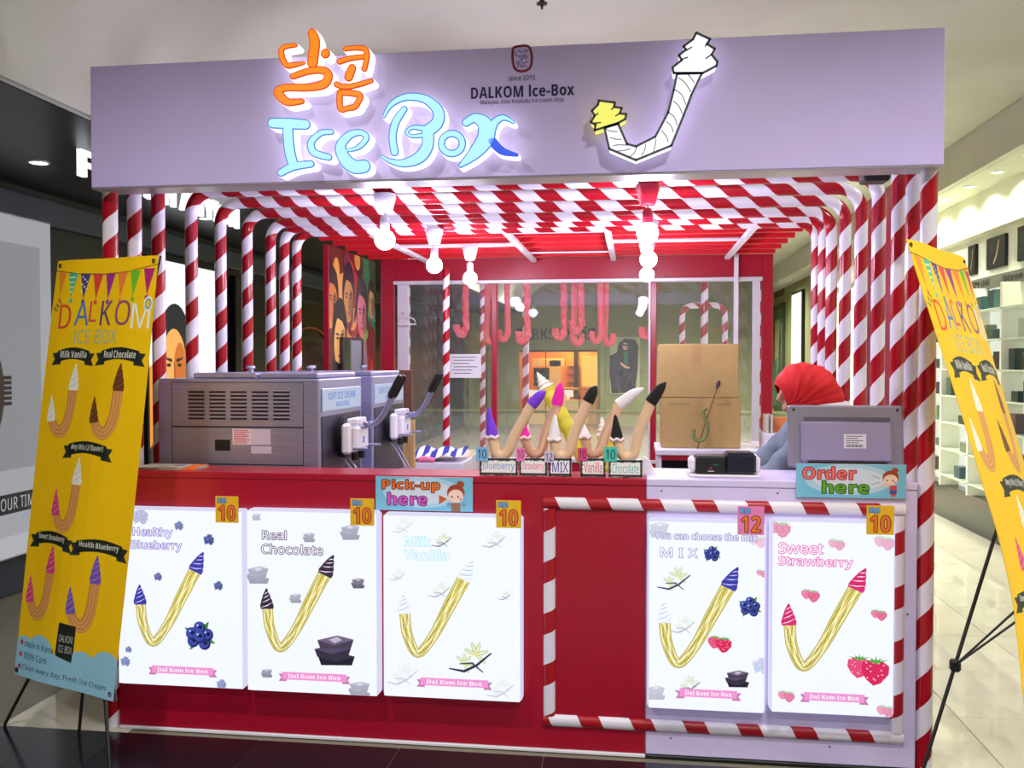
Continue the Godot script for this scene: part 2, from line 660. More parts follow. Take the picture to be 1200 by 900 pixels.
func bunch(c: Cv, at: Vector2, r: float, kind: String, fade := 0.0) -> void:
	var w := Color8(236, 241, 255)
	var mix := func(col: Color) -> Color: return col.lerp(w, fade)
	if kind == "blueberry":
		for a in [0.4, 2.2, 3.6, 5.3]:
			var d := Vector2(cos(a), sin(a))
			c.poly(PackedVector2Array([at + d * r * 0.6 + d.orthogonal() * r * 0.25, at + d * r * 1.2, at + d * r * 0.6 - d.orthogonal() * r * 0.25]), mix.call(Color8(70, 130, 50)))
		for p in [Vector2(-0.45, 0.35), Vector2(0.35, 0.5), Vector2(0.55, -0.1), Vector2(-0.55, -0.15), Vector2(0, -0.55), Vector2(0.0, 0.05)]:
			c.disc(at + p * r, r * 0.42, r * 0.42, mix.call(Color8(28, 34, 96)))
			c.disc(at + p * r + Vector2(-0.05, -0.05) * r, r * 0.36, r * 0.36, mix.call(Color8(58, 74, 165)))
			c.disc(at + p * r + Vector2(0.05, -0.05) * r, r * 0.15, r * 0.13, mix.call(Color8(20, 22, 70)))
			c.disc(at + p * r + Vector2(-0.14, -0.16) * r, r * 0.09, r * 0.07, mix.call(Color8(170, 190, 240)))
	elif kind == "strawberry":
		for s in [[-0.45, -0.1, 0.7], [0.3, 0.1, 0.85]]:
			var o: Vector2 = at + Vector2(s[0], s[1]) * r
			var q: float = r * s[2]
			var pl := PackedVector2Array()
			for e in [[-0.7, -0.45], [-0.2, -0.65], [0.35, -0.6], [0.75, -0.3], [0.72, 0.15], [0.3, 0.65], [-0.1, 0.8], [-0.5, 0.45], [-0.75, 0.0]]:
				pl.append(o + Vector2(e[0], e[1]) * q)
			c.poly(pl, mix.call(Color8(214, 40, 92) if s[0] > 0 else Color8(226, 74, 122)))
			for i in 14:
				c.disc(o + Vector2(sin(i * 2.4), cos(i * 1.7)) * q * 0.48, q * 0.05, q * 0.04, mix.call(Color8(255, 205, 215)))
			for i in 5:
				c.line([o + Vector2(0.05, -0.5) * q, o + Vector2(-0.6 + i * 0.32, -0.85 + absf(i - 2.0) * 0.1) * q], [q * 0.16, 0.4], mix.call(Color8(88, 168, 66)))
	elif kind == "chocolate":
		for s in [[0.1, 0.55, Color8(52, 48, 70)], [-0.1, 0.15, Color8(84, 74, 104)], [0.05, -0.3, Color8(112, 98, 128)]]:
			var o: Vector2 = at + Vector2(s[0], s[1]) * r
			c.poly(PackedVector2Array([o + Vector2(-0.95, -0.1) * r, o + Vector2(0.1, -0.38) * r, o + Vector2(0.95, -0.2) * r, o + Vector2(0.8, 0.25) * r, o + Vector2(-0.8, 0.3) * r]), mix.call((s[2] as Color).darkened(0.35)))
			c.poly(PackedVector2Array([o + Vector2(-0.95, -0.1) * r, o + Vector2(0.1, -0.38) * r, o + Vector2(0.95, -0.2) * r, o + Vector2(-0.05, 0.12) * r]), mix.call(s[2]))
		c.poly(PackedVector2Array([at + Vector2(-0.3, -0.45) * r, at + Vector2(0.15, -0.62) * r, at + Vector2(0.4, -0.45) * r, at + Vector2(0.0, -0.28) * r]), mix.call(Color8(190, 180, 205)))
	else:
		for k in 2:
			var o := at + (Vector2(0.28, -0.12) if k == 0 else Vector2(-0.3, 0.34)) * r
			var q := r * (0.62 if k == 0 else 0.5)
			for a in [-2.75, -1.9, -1.25, -0.3, 0.7]:
				var d := Vector2(cos(a + k * 0.4), sin(a + k * 0.4))
				c.disc(o + d * q * 0.5, q * 0.48, q * 0.15, mix.call(Color8(150, 176, 110)), a + k * 0.4)
				c.disc(o + d * q * 0.5, q * 0.44, q * 0.11, mix.call(Color8(228, 234, 196)), a + k * 0.4)
			c.disc(o, q * 0.16, q * 0.16, mix.call(Color8(238, 222, 120)))
		c.line([at + Vector2(-1.0, 0.6) * r, at + Vector2(-0.3, 0.7) * r, at + Vector2(0.3, 0.4) * r, at + Vector2(1.0, -0.2) * r], [r * 0.06, r * 0.12, r * 0.12, r * 0.07], mix.call(Color8(48, 46, 70)))
		c.line([at + Vector2(-0.5, 0.35) * r, at + Vector2(0.1, 0.3) * r, at + Vector2(0.6, 0.7) * r], [r * 0.05, r * 0.1, r * 0.05], mix.call(Color8(74, 74, 90)))
func ribbon_print(c: Cv, x: float, y: float, w: float, h: float, s: String) -> void:
	var pk := Color8(236, 150, 210)
	for sg in [0.0, 1.0]:
		var ex := x if sg == 0.0 else x + w
		var d := 1.0 if sg == 0.0 else -1.0
		c.poly(PackedVector2Array([Vector2(ex - d * h * 0.5, y + h * 0.25), Vector2(ex + d * h * 0.6, y + h * 0.25), Vector2(ex + d * h * 0.6, y + h * 1.25), Vector2(ex - d * h * 0.5, y + h * 1.25), Vector2(ex - d * h * 0.15, y + h * 0.75)]), pk.darkened(0.18))
	c.rect(x, y, w, h, pk)
	ctext(c, s, x + w * 0.09, y + h * 0.22, h * 0.56, Color.WHITE, w * 0.82, serif)
func cone_poster(uw: float, title: Array, tcol: Color, cream: Array, kind: String, big_at: Vector2, big_r: float, scatter: Array, mixed := false, dx := 0.0) -> ImageTexture:
	var c := Cv.new(uw, 400, 1100, Color8(240, 245, 255))
	var o := Vector2(dx, 0)
	for s in scatter:
		bunch(c, Vector2(s[0], s[1]), s[2], s[4] if s.size() > 4 else kind, s[3])
	for t in title:
		ctext(c, t[0], t[1], t[2], t[3], Color8(250, 250, 255), t[4], sans, 1.6, tcol)
	jcone(c, [Vector2(47, 215) + o, Vector2(53, 262) + o, Vector2(76, 303) + o, Vector2(112, 262) + o, Vector2(146, 198) + o, Vector2(181, 134) + o], [23, 22, 19, 21, 26, 29], Color8(220, 206, 104), Color8(252, 248, 216), Color8(124, 110, 52), 7)
	var c1: Array = cream[0]
	var c2: Array = cream[cream.size() - 1]
	swirl(c, Vector2(46, 217) + o, Vector2(44, 171) + o, 29, c1[0], c1[1], c1[2])
	swirl(c, Vector2(180, 138) + o, Vector2(200, 92) + o, 32, c2[0], c2[1], c2[2])
	if mixed:
		bunch(c, Vector2(132, 66), 17, "blueberry")
		bunch(c, Vector2(212, 176), 22, "blueberry")
		bunch(c, Vector2(52, 120), 34, "vanilla", 0.1)
		bunch(c, Vector2(150, 256), 26, "strawberry")
		bunch(c, Vector2(186, 328), 24, "chocolate")
	else:
		bunch(c, big_at, big_r, kind, 0.0)
	ribbon_print(c, uw * 0.27, 356, uw * 0.5, 17, "Dal Kom Ice Box")
	return c.done()
func banner_print() -> ImageTexture:
	var c := Cv.new(240, 680, 2040, Color8(252, 202, 14))
	var yellow := Color8(252, 202, 14)
	var bun := [Color8(240, 150, 40), Color8(60, 190, 170), Color8(70, 60, 130), Color8(226, 70, 70), Color8(160, 50, 150), Color8(240, 130, 60), Color8(110, 190, 50), Color8(180, 40, 120)]
	c.line([Vector2(0, 17), Vector2(60, 24), Vector2(120, 26), Vector2(180, 24), Vector2(240, 14)], 1.5, Color8(120, 70, 30))
	for i in 8:
		var x := 6.0 + i * 29.5
		var y := 20.0 + 6.0 * sin(PI * i / 7.0)
		c.poly(PackedVector2Array([Vector2(x, y), Vector2(x + 23, y), Vector2(x + 11, y + 42)]), bun[i])
		c.disc(Vector2(x + 11, y + 46), 4, 4, bun[i])
		if i == 1:
			for j in 4:
				c.rect(x + 3 + j * 1.5, y + 6 + j * 8, 15 - j * 3, 2.5, Color8(240, 230, 150))
		if i == 2:
			for j in 7:
				c.disc(Vector2(x + 6 + (j % 3) * 5, y + 5 + j * 4), 1.7, 1.7, Color.WHITE)
	var letters := [["D", Color8(222, 70, 60), 22], ["A", Color8(70, 120, 200), 60], ["L", Color8(214, 60, 90), 94], ["K", Color8(90, 60, 130), 122], ["O", Color8(140, 70, 130), 158], ["M", Color8(240, 240, 235), 196]]
	for l in letters:
		ctext(c, l[0], l[2], 70 + (5.0 if l[0] in ["D", "M"] else 0.0), 40 - (6.0 if l[0] == "L" else 0.0), l[1], -1.0, sans)
	for j in 3:
		c.disc(Vector2(228, 76), 9.0 - j * 2.4, 12.0 - j * 3.2, [Color8(240, 240, 230), Color8(120, 170, 200), yellow][j])
	ctext(c, "III", 4, 82, 9, Color8(40, 60, 60), 22, sans, 0, Color.BLACK, -0.9)
	ctext(c, "ICE BOX", 62, 117, 22, Color8(150, 180, 170), 106, sans)
	var ribs := [[24.0, 146.0, 86.0, "Milk Vanilla"], [132.0, 145.0, 92.0, "Real Chocolate"], [76.0, 296.0, 100.0, "Any Mix (2 flavor)"], [16.0, 444.0, 92.0, "Sweet Strawberry"], [122.0, 446.0, 106.0, "Health Blueberry"]]
	var blk := Color8(34, 40, 36)
	for r in ribs:
		for sg in [0.0, 1.0]:
			var ex: float = r[0] if sg == 0.0 else r[0] + r[2]
			var d := 1.0 if sg == 0.0 else -1.0
			c.poly(PackedVector2Array([Vector2(ex - d * 9, r[1] + 10), Vector2(ex + d * 14, r[1] + 8), Vector2(ex + d * 14, r[1] + 28), Vector2(ex - d * 9, r[1] + 30), Vector2(ex - d * 2, r[1] + 20)]), blk.lightened(0.06))
		var up := PackedVector2Array()
		for j in 9:
			up.append(Vector2(r[0] + 4 + (r[2] - 8) * j / 8.0, r[1] + 6 - 6.0 * sin(PI * j / 8.0)))
		for j in 9:
			up.append(Vector2(r[0] + 4 + (r[2] - 8) * (8 - j) / 8.0, r[1] + 25 - 6.0 * sin(PI * j / 8.0)))
		c.poly(up, blk)
		ctext(c, r[3], r[0] + 11, r[1] + 5, 12, Color8(236, 236, 226), r[2] - 22, sans_bold)
	var tan := Color8(226, 158, 84)
	var white := [Color8(248, 246, 240), Color8(226, 226, 226), Color8(210, 206, 200)]
	var brown := [Color8(112, 62, 34), Color8(146, 92, 60), Color8(80, 44, 22)]
	var pink := [Color8(222, 66, 132), Color8(246, 150, 190), Color8(190, 40, 110)]
	var purp := [Color8(128, 92, 190), Color8(176, 150, 226), Color8(92, 62, 160)]
	for s in [[62.0, 172.0, white, white, 1.0], [170.0, 170.0, brown, brown, 1.0], [98.0, 322.0, white, pink, 1.06], [54.0, 466.0, pink, pink, 1.0], [160.0, 470.0, purp, purp, 1.0]]:
		var o := Vector2(s[0] - 44.0, s[1])
		jcone(c, [o + Vector2(12, 92), o + Vector2(22, 108), o + Vector2(40, 110), o + Vector2(53, 88), o + Vector2(58, 40)], [18, 18, 20, 20, 20], tan, tan.lightened(0.15), Color8(196, 122, 56), 6, true)
		var a: Array = s[2]
		var b: Array = s[3]
		swirl(c, o + Vector2(58, 44), o + Vector2(58, 0), 22, a[0], a[1], a[2])
		swirl(c, o + Vector2(11, 96), o + Vector2(6, 54), 19, b[0], b[1], b[2])
	c.poly(PackedVector2Array([Vector2(104, 582), Vector2(142, 584), Vector2(140, 642), Vector2(126, 650), Vector2(100, 640)]), blk)
	for d in [[20, 640, 30], [62, 634, 32], [110, 652, 28], [160, 648, 36], [214, 640, 36]]:
		c.disc(Vector2(d[0], d[1]), d[2], d[2] * 0.8, Color8(150, 204, 232))
	c.rect(0, 642, 240, 38, Color8(150, 204, 232))
	c.poly(PackedVector2Array([Vector2(104, 590), Vector2(142, 592), Vector2(138, 640), Vector2(102, 634)]), blk)
	ctext(c, "DALKOM", 107, 600, 11, Color8(236, 236, 230), 30, sans)
	ctext(c, "ICE BOX", 107, 616, 11, Color8(236, 236, 230), 30, sans)
	var y := 622.0
	for s in [["made in Korea", 76.0], ["100% Corn", 62.0], ["Clean every day, Fresh Ice Cream", 200.0]]:
		c.disc(Vector2(12, y + 5), 4, 4, Color8(204, 60, 80))
		ctext(c, s[0], 20, y, 10.5, Color8(30, 50, 80), s[1], sans)
		y += 19.0
	return c.done()
func order_print(pick: bool) -> ImageTexture:
	var c := Cv.new(128, 44, 440, Color8(120, 192, 226))
	c.disc(Vector2(62, 20), 52, 20, Color8(176, 212, 236))
	c.disc(Vector2(62, 20), 42, 15, Color8(212, 222, 242))
	if pick:
		ctext(c, "Pick-up", 9, 4, 16, Color8(236, 110, 30), 76, sans_bold, 1.1, Color8(90, 30, 20))
		ctext(c, "here", 16, 21, 16, Color8(206, 90, 200), 52, sans_bold, 1.1, Color8(90, 20, 90))
	else:
		ctext(c, "Order", 8, 4, 16, Color8(240, 110, 110), 62, sans_bold, 1.1, Color8(140, 30, 60))
		ctext(c, "here", 31, 22, 16, Color8(96, 170, 40), 54, sans_bold, 1.1, Color8(30, 60, 20))
	var o := Vector2(106, 22) if pick else Vector2(110, 18)
	var s := 1.0 if pick else 0.8
	c.disc(o + Vector2(6, -13) * s, 5 * s, 4.6 * s, Color8(170, 70, 40))
	c.disc(o + Vector2(0, -2) * s, 11.5 * s, 11 * s, Color8(160, 66, 40))
	c.disc(o + Vector2(0, 2) * s, 10 * s, 8.5 * s, Color8(250, 214, 200))
	c.disc(o + Vector2(-5, 3) * s, 1.0 * s, 1.3 * s, Color8(50, 30, 30))
	c.disc(o + Vector2(3, 3) * s, 1.0 * s, 1.3 * s, Color8(50, 30, 30))
	c.disc(o + Vector2(6, 6) * s, 2 * s, 1.4 * s, Color8(244, 140, 140))
	if pick:
		c.poly(PackedVector2Array([o + Vector2(-11, 6), o + Vector2(-22, 1), o + Vector2(-22, 13)]), Color8(206, 90, 30))
		c.rect(o.x - 6, o.y + 11, 12, 11, Color8(150, 110, 90))
		c.disc(o + Vector2(-9, 13), 3, 3, Color8(130, 150, 190))
		c.disc(o + Vector2(10, 13), 3, 3, Color8(130, 150, 190))
	else:
		c.rect(o.x - 1, o.y + 9, 8, 7, Color8(214, 70, 70))
		c.rect(o.x - 1, o.y + 15, 8, 5, Color8(70, 80, 170))
		c.rect(o.x, o.y + 20, 6, 3, Color8(214, 80, 60))
		c.disc(o + Vector2(-6, 8), 3, 2.4, Color8(250, 200, 190))
		c.line([o + Vector2(-22, -4), o + Vector2(-13, 0)], 0.7, Color8(100, 110, 130))
		c.line([o + Vector2(-22, 8), o + Vector2(-13, 5)], 0.7, Color8(100, 110, 130))
	return c.done()
func price_print(num: String, back: Color) -> ImageTexture:
	var c := Cv.new(30, 32, 256, back)
	ctext(c, "RM", 3, 2.5, 5.5, Color8(120, 190, 240), 11, sans_bold, 0.6, Color8(30, 60, 160))
	ctext(c, num, 4, 11, 18, Color8(236, 120, 40), 22, sans_bold, 0.9, Color8(110, 20, 40))
	return c.done()
func label_print(word: String, wcol: Color, uw: float) -> ImageTexture:
	var c := Cv.new(uw, 20, 160, Color8(240, 236, 240))
	var r := RandomNumberGenerator.new()
	r.seed = word.hash()
	for side in 2:
		var x := 0.0
		while x < uw:
			c.rect(x, 0.0 if side == 0 else 17.0, 1.8, 2.2 + r.randf() * 1.4, Color8(30, 28, 36))
			x += 2.0
		var y := 0.0
		while y < 20.0:
			c.rect(0.0 if side == 0 else uw - 2.6, y, 1.9 + r.randf() * 1.0, 1.9, Color8(30, 28, 36))
			y += 2.2
	ctext(c, word, 4, 4.5, 11, wcol, uw - 8, sans)
	return c.done()
func face_print(c: Cv, o: Vector2, r: float, skin: Color, hair: Color, tilt := 0.0) -> void:
	c.disc(o + Vector2(0, -r * 0.25), r * 0.95, r * 1.25, hair, tilt)
	c.disc(o + Vector2(0, r * 0.15), r * 0.72, r * 0.98, skin, tilt)
	c.disc(o + Vector2(r * 0.36, r * 0.3), r * 0.34, r * 0.62, skin.darkened(0.28), tilt)
	for s in [-1.0, 1.0]:
		c.line([o + Vector2(s * 0.5, -0.12) * r, o + Vector2(s * 0.16, -0.1) * r], [r * 0.05, r * 0.09], hair)
		c.disc(o + Vector2(s * 0.3, 0.04) * r, r * 0.12, r * 0.05, hair)
	c.line([o + Vector2(0.02, 0.05) * r, o + Vector2(0.08, 0.42) * r, o + Vector2(-0.06, 0.46) * r], r * 0.06, skin.darkened(0.4))
	c.line([o + Vector2(-0.22, 0.68) * r, o + Vector2(0.0, 0.72) * r, o + Vector2(0.22, 0.67) * r], [r * 0.05, r * 0.12, r * 0.05], Color8(176, 70, 60))
	c.poly(PackedVector2Array([o + Vector2(-0.85, -0.3) * r, o + Vector2(-0.5, -0.75) * r, o + Vector2(0.3, -0.62) * r, o + Vector2(0.85, -0.2) * r, o + Vector2(0.7, -1.2) * r, o + Vector2(-0.7, -1.25) * r]), hair)
func collage_print() -> ImageTexture:
	var c := Cv.new(130, 110, 880, Color8(120, 24, 26))
	c.poly(PackedVector2Array([Vector2(0, 0), Vector2(60, 0), Vector2(30, 110), Vector2(0, 110)]), Color8(96, 40, 26))
	c.poly(PackedVector2Array([Vector2(80, 0), Vector2(130, 0), Vector2(130, 60), Vector2(92, 40)]), Color8(40, 120, 74))
	c.poly(PackedVector2Array([Vector2(20, 60), Vector2(44, 54), Vector2(56, 110), Vector2(16, 110)]), Color8(84, 140, 40))
	c.poly(PackedVector2Array([Vector2(60, 20), Vector2(76, 10), Vector2(84, 90), Vector2(62, 100)]), Color8(170, 30, 34))
	var r := RandomNumberGenerator.new()
	r.seed = 5
	for i in 60:
		var p := Vector2(r.randf() * 130, r.randf() * 110)
		var col: Color = [Color8(190, 60, 30), Color8(150, 30, 30), Color8(214, 150, 70), Color8(120, 40, 60), Color8(70, 30, 24)][i % 5]
		if p.x > 84 and p.y < 60:
			col = [Color8(60, 160, 100), Color8(30, 90, 70), Color8(120, 170, 60), Color8(80, 150, 150), Color8(40, 70, 50)][i % 5]
		c.disc(p, 3.0 + r.randf() * 9.0, 5.0 + r.randf() * 14.0, col, r.randf() * 3.0)
	face_print(c, Vector2(8, 38), 16, Color8(196, 112, 54), Color8(40, 26, 26))
	face_print(c, Vector2(50, 34), 18, Color8(186, 130, 60), Color8(34, 24, 34), 0.1)
	face_print(c, Vector2(26, 66), 20, Color8(226, 172, 96), Color8(24, 22, 22), 0.15)
	face_print(c, Vector2(88, 44), 19, Color8(214, 120, 130), Color8(40, 40, 46), -0.1)
	face_print(c, Vector2(118, 34), 13, Color8(190, 150, 90), Color8(22, 30, 26))
	c.poly(PackedVector2Array([Vector2(4, 110), Vector2(8, 82), Vector2(26, 86), Vector2(40, 110)]), Color8(30, 26, 26))
	c.poly(PackedVector2Array([Vector2(76, 70), Vector2(100, 66), Vector2(106, 92), Vector2(74, 92)]), Color8(150, 130, 140))
	c.rect(62, 92, 68, 18, Color8(112, 22, 24))
	for i in 11:
		var x := 66.0 + i * 6.0
		c.line([Vector2(x, 110), Vector2(x + sin(i * 2.0) * 3.0, 90 + (i % 3) * 4)], [5.0, 2.4], [Color8(214, 160, 100), Color8(226, 180, 130), Color8(190, 120, 80)][i % 3])
	return c.done()
func seated_print() -> ImageTexture:
	var c := Cv.new(70, 134, 536, Color8(176, 180, 138))
	c.poly(PackedVector2Array([Vector2(0, 44), Vector2(16, 36), Vector2(20, 14), Vector2(34, 4), Vector2(58, 6), Vector2(66, 22), Vector2(64, 80), Vector2(58, 130), Vector2(4, 132), Vector2(0, 90)]), Color8(20, 24, 38))
	c.poly(PackedVector2Array([Vector2(30, 34), Vector2(42, 34), Vector2(42, 62), Vector2(34, 66)]), Color8(22, 104, 76))
	c.poly(PackedVector2Array([Vector2(0, 56), Vector2(14, 42), Vector2(34, 90), Vector2(22, 128), Vector2(6, 120)]), Color8(30, 38, 60))
	face_print(c, Vector2(36, 20), 9.5, Color8(222, 180, 150), Color8(26, 22, 24))
	c.rect(28, 17, 15, 4, Color8(30, 22, 20))
	c.line([Vector2(26, 62), Vector2(36, 70), Vector2(44, 72)], [5.0, 6.0, 4.0], Color8(214, 170, 140))
	for i in 6:
		c.line([Vector2(6 + i * 9, 50 + i * 9), Vector2(14 + i * 8, 74 + i * 8)], 1.0, Color8(60, 72, 100))
	return c.done()
func man_print() -> ImageTexture:
	var c := Cv.new(135, 190, 760, Color8(250, 252, 255))
	ctext(c, "GENTL", 2, 36, 5, Color8(150, 150, 150), 20, sans)
	c.poly(PackedVector2Array([Vector2(0, 130), Vector2(20, 122), Vector2(46, 150), Vector2(66, 116), Vector2(96, 132), Vector2(112, 190), Vector2(0, 190)]), Color8(22, 26, 34))
	c.poly(PackedVector2Array([Vector2(0, 92), Vector2(12, 84), Vector2(10, 150), Vector2(0, 160)]), Color8(236, 150, 40))
	c.poly(PackedVector2Array([Vector2(26, 122), Vector2(62, 112), Vector2(48, 160)]), Color8(245, 245, 250))
	c.disc(Vector2(42, 74), 27, 38, Color8(20, 26, 34))
	c.disc(Vector2(40, 92), 21, 34, Color8(250, 176, 90))
	c.disc(Vector2(50, 96), 11, 26, Color8(206, 110, 40))
	c.poly(PackedVector2Array([Vector2(14, 78), Vector2(24, 56), Vector2(50, 54), Vector2(66, 86), Vector2(66, 50), Vector2(42, 36), Vector2(18, 46)]), Color8(20, 26, 34))
	for s in [-1.0, 1.0]:
		c.line([Vector2(40 + s * 14, 84), Vector2(40 + s * 5, 86)], [1.5, 3.0], Color8(40, 24, 20))
		c.disc(Vector2(40 + s * 9, 90), 3.6, 1.6, Color8(40, 24, 20))
	c.line([Vector2(40, 88), Vector2(42, 102), Vector2(37, 104)], 1.8, Color8(170, 80, 30))
	c.line([Vector2(33, 114), Vector2(40, 116), Vector2(48, 113)], [1.5, 3.5, 1.5], Color8(180, 60, 40))
	return c.done()
func watch_print() -> ImageTexture:
	var c := Cv.new(90, 226, 904, Color8(186, 188, 196))
	c.rect(0, 18, 78, 150, Color8(158, 160, 166))
	c.disc(Vector2(10, 116), 30, 42, Color8(60, 52, 44))
	c.disc(Vector2(9, 116), 26, 38, Color8(206, 190, 160))
	c.disc(Vector2(8, 116), 20, 32, Color8(46, 44, 50))
	for i in 6:
		c.rect(39, 106 + i * 3.4, 8, 2.2, Color8(40, 38, 40))
	c.rect(0, 184, 90, 13, Color8(36, 38, 44))
	ctext(c, "OUR TIME", 35, 186.5, 8, Color8(226, 228, 232), 38, sans)
	c.rect(0, 212, 90, 14, Color8(206, 208, 214))
	return c.done()
func stripe_tex(red := 128) -> ImageTexture:
	var im := Image.create(4, 256, false, Image.FORMAT_RGB8)
	im.fill(Color8(228, 222, 238))
	im.fill_rect(Rect2i(0, 0, 4, red), Color8(166, 16, 34))
	return ImageTexture.create_from_image(im)

# ---------------------------------------------------------------- things
var m_stripe: StandardMaterial3D
var m_red: StandardMaterial3D
var m_white: StandardMaterial3D
var m_steel: StandardMaterial3D
var m_black: StandardMaterial3D
var m_glass: StandardMaterial3D
const HALF := 1.65
const PIPE := 0.031
const PERIOD := 0.192
const PERIOD_RIGHT := 0.232
const TWIST := -0.85

func striped_pole(at: Vector3, top: float, r: float, seam: Vector3, label: String, group: String, shift := 0.0) -> void:
	var pts := []
	var n := 14
	for i in n + 1:
		pts.append(Vector3(at.x, lerpf(at.y, top, float(i) / n), at.z))
	var mb := MB.new()
	mb.tube(pts, r, 18, true, (PERIOD if at.x < 1.6 else PERIOD_RIGHT) * r / PIPE, TWIST, seam)
	for i in mb.uv.size():
		mb.uv[i] += Vector2(0, shift)
	single("striped_pole", mb, m_stripe, label, "pole", group)
func striped_arch(z: float, label: String, shift := 0.0) -> void:
	var pts := []
	var top := 2.405
	var br := 0.11
	for i in 13:
		pts.append(Vector3(-HALF, lerpf(0.0, top - br, i / 12.0), z))
	for i in range(1, 8):
		var a := PI * 0.5 * i / 8.0
		pts.append(Vector3(-HALF + br - cos(a) * br, top - br + sin(a) * br, z))
	for i in 17:
		pts.append(Vector3(lerpf(-HALF + br, HALF - br, i / 16.0), top, z))
	for i in range(1, 8):
		var a := PI * 0.5 * i / 8.0
		pts.append(Vector3(HALF - br + sin(a) * br, top - br + cos(a) * br, z))
	for i in 13:
		pts.append(Vector3(HALF, lerpf(top - br, 0.0, i / 12.0), z))
	var mb := MB.new()
	var vs := [0.0]
	for i in range(1, pts.size()):
		var x: float = (pts[i].x + pts[i - 1].x) * 0.5
		vs.append(vs[i - 1] + pts[i].distance_to(pts[i - 1]) / lerpf(PERIOD, PERIOD_RIGHT, clampf(x / HALF * 1.4 + 0.6, 0.0, 1.0)))
	mb.tube(pts, PIPE, 18, true, PERIOD, TWIST, Vector3(-1, 0, 0), 0.0, vs)
	for i in mb.uv.size():
		mb.uv[i] += Vector2(0, shift)
	single("striped_arch", mb, m_stripe, label, "arch", "striped arches over the kiosk")

func pendant(at: Vector3, label: String, rose_mat: Material) -> void:
	var t := thing("pendant_lamp", label, "pendant lamp", Vector3(at.x, 2.374, at.z), "bulbs under the striped arches")
	var x := Transform3D(Basis.IDENTITY, Vector3(at.x, 0, at.z))
	var mb := MB.new()
	mb.lathe([Vector2(0, 2.371), Vector2(0.056, 2.371), Vector2(0.054, 2.35), Vector2(0.036, 2.285), Vector2(0.03, 2.276), Vector2(0, 2.276)], 18, x)
	part(t, "ceiling_rose", mb, rose_mat)
	part(t, "cord", tb([Vector3(at.x, 2.278, at.z), Vector3(at.x, at.y + 0.1, at.z)], 0.005, 8), m_white)
	mb = MB.new()
	mb.lathe([Vector2(0, at.y + 0.115), Vector2(0.016, at.y + 0.112), Vector2(0.024, at.y + 0.1), Vector2(0.024, at.y + 0.045), Vector2(0.02, at.y + 0.036), Vector2(0, at.y + 0.036)], 16, x)
	part(t, "socket", mb, rose_mat)
	mb = MB.new()
	var pr := []
	for i in 13:
		var a := PI * i / 12.0
		pr.append(Vector2(maxf(sin(a), 0.0) * 0.05, at.y - cos(a) * 0.05))
	mb.lathe(pr, 22, x)
	part(t, "bulb", mb, glow("bulb_glow", Color8(236, 236, 255), 14.0))
	omni(at, Color8(232, 230, 255), 0.6, 0.05)

func display_cone(left: Array, tip: Vector2, cap1: Color, cap2: Color, label: String, zz: float) -> void:
	# left: pixels of cap tip, collar, bottom, right shoulder
	var p := []
	for q in left:
		p.append(pz(q.x, q.y, zz))
	var tp := pz(tip.x, tip.y, zz)
	var base := Vector3(p[2].x, 1.098, zz)
	var t := thing("display_cone", label, "ice cream cone", base, "cone models on the counter ledge")
	var low: Vector3 = p[2]
	low.y -= 0.004
	var path := smooth([p[1], p[1].lerp(low, 0.5) + Vector3(-0.008, 0, 0), low + Vector3(-0.02, 0.014, 0), low, low + Vector3(0.03, 0.018, 0), low.lerp(p[3], 0.45) + Vector3(0.006, 0, 0), p[3]], 5)
	part(t, "stand", bx(Vector3(low.x - 0.02, 1.0965, zz - 0.012), Vector3(low.x + 0.02, low.y - 0.012, zz + 0.012), 0.003), m_black)
	var mb := MB.new()
	mb.tube(path, 0.021, 14)
	part(t, "cone", mb, mat("cone_felt", Color8(228, 190, 158), 0.9))
	var m1 := mat("cap_%s" % cap1.to_html(), cap1, 0.9)
	var m2 := mat("cap_%s" % cap2.to_html(), cap2, 0.9)
	mb = MB.new()
	var c0: Vector3 = p[1]
	var c1: Vector3 = p[0]
	mb.tube([c0, c0.lerp(c1, 0.25), c0.lerp(c1, 0.6), c0.lerp(c1, 0.92), c1], [0.026, 0.022, 0.014, 0.007, 0.002], 12)
	part(t, "cream_cap", mb, m1)
	mb = MB.new()
	var ring := []
	for i in 21:
		var a := TAU * i / 20.0
		ring.append(c0 + Vector3(cos(a) * 0.024, 0.004 * sin(a * 5.0), sin(a) * 0.024))
	mb.tube(ring, 0.007, 8, false)
	part(t, "lace_collar", mb, mat("lace", Color8(236, 220, 220), 0.9))
	mb = MB.new()
	var s3: Vector3 = p[3]
	var mid := s3.lerp(tp, 0.5) + Vector3(0.003, 0.008, 0)
	mb.tube(smooth([s3 - (tp - s3) * 0.05, s3.lerp(mid, 0.5), mid, mid.lerp(tp, 0.6), tp], 3), [0.0235, 0.024, 0.0235, 0.023, 0.022, 0.021, 0.02, 0.018, 0.015, 0.012, 0.008, 0.005, 0.002], 12)
	part(t, "cream_tip", mb, m2)
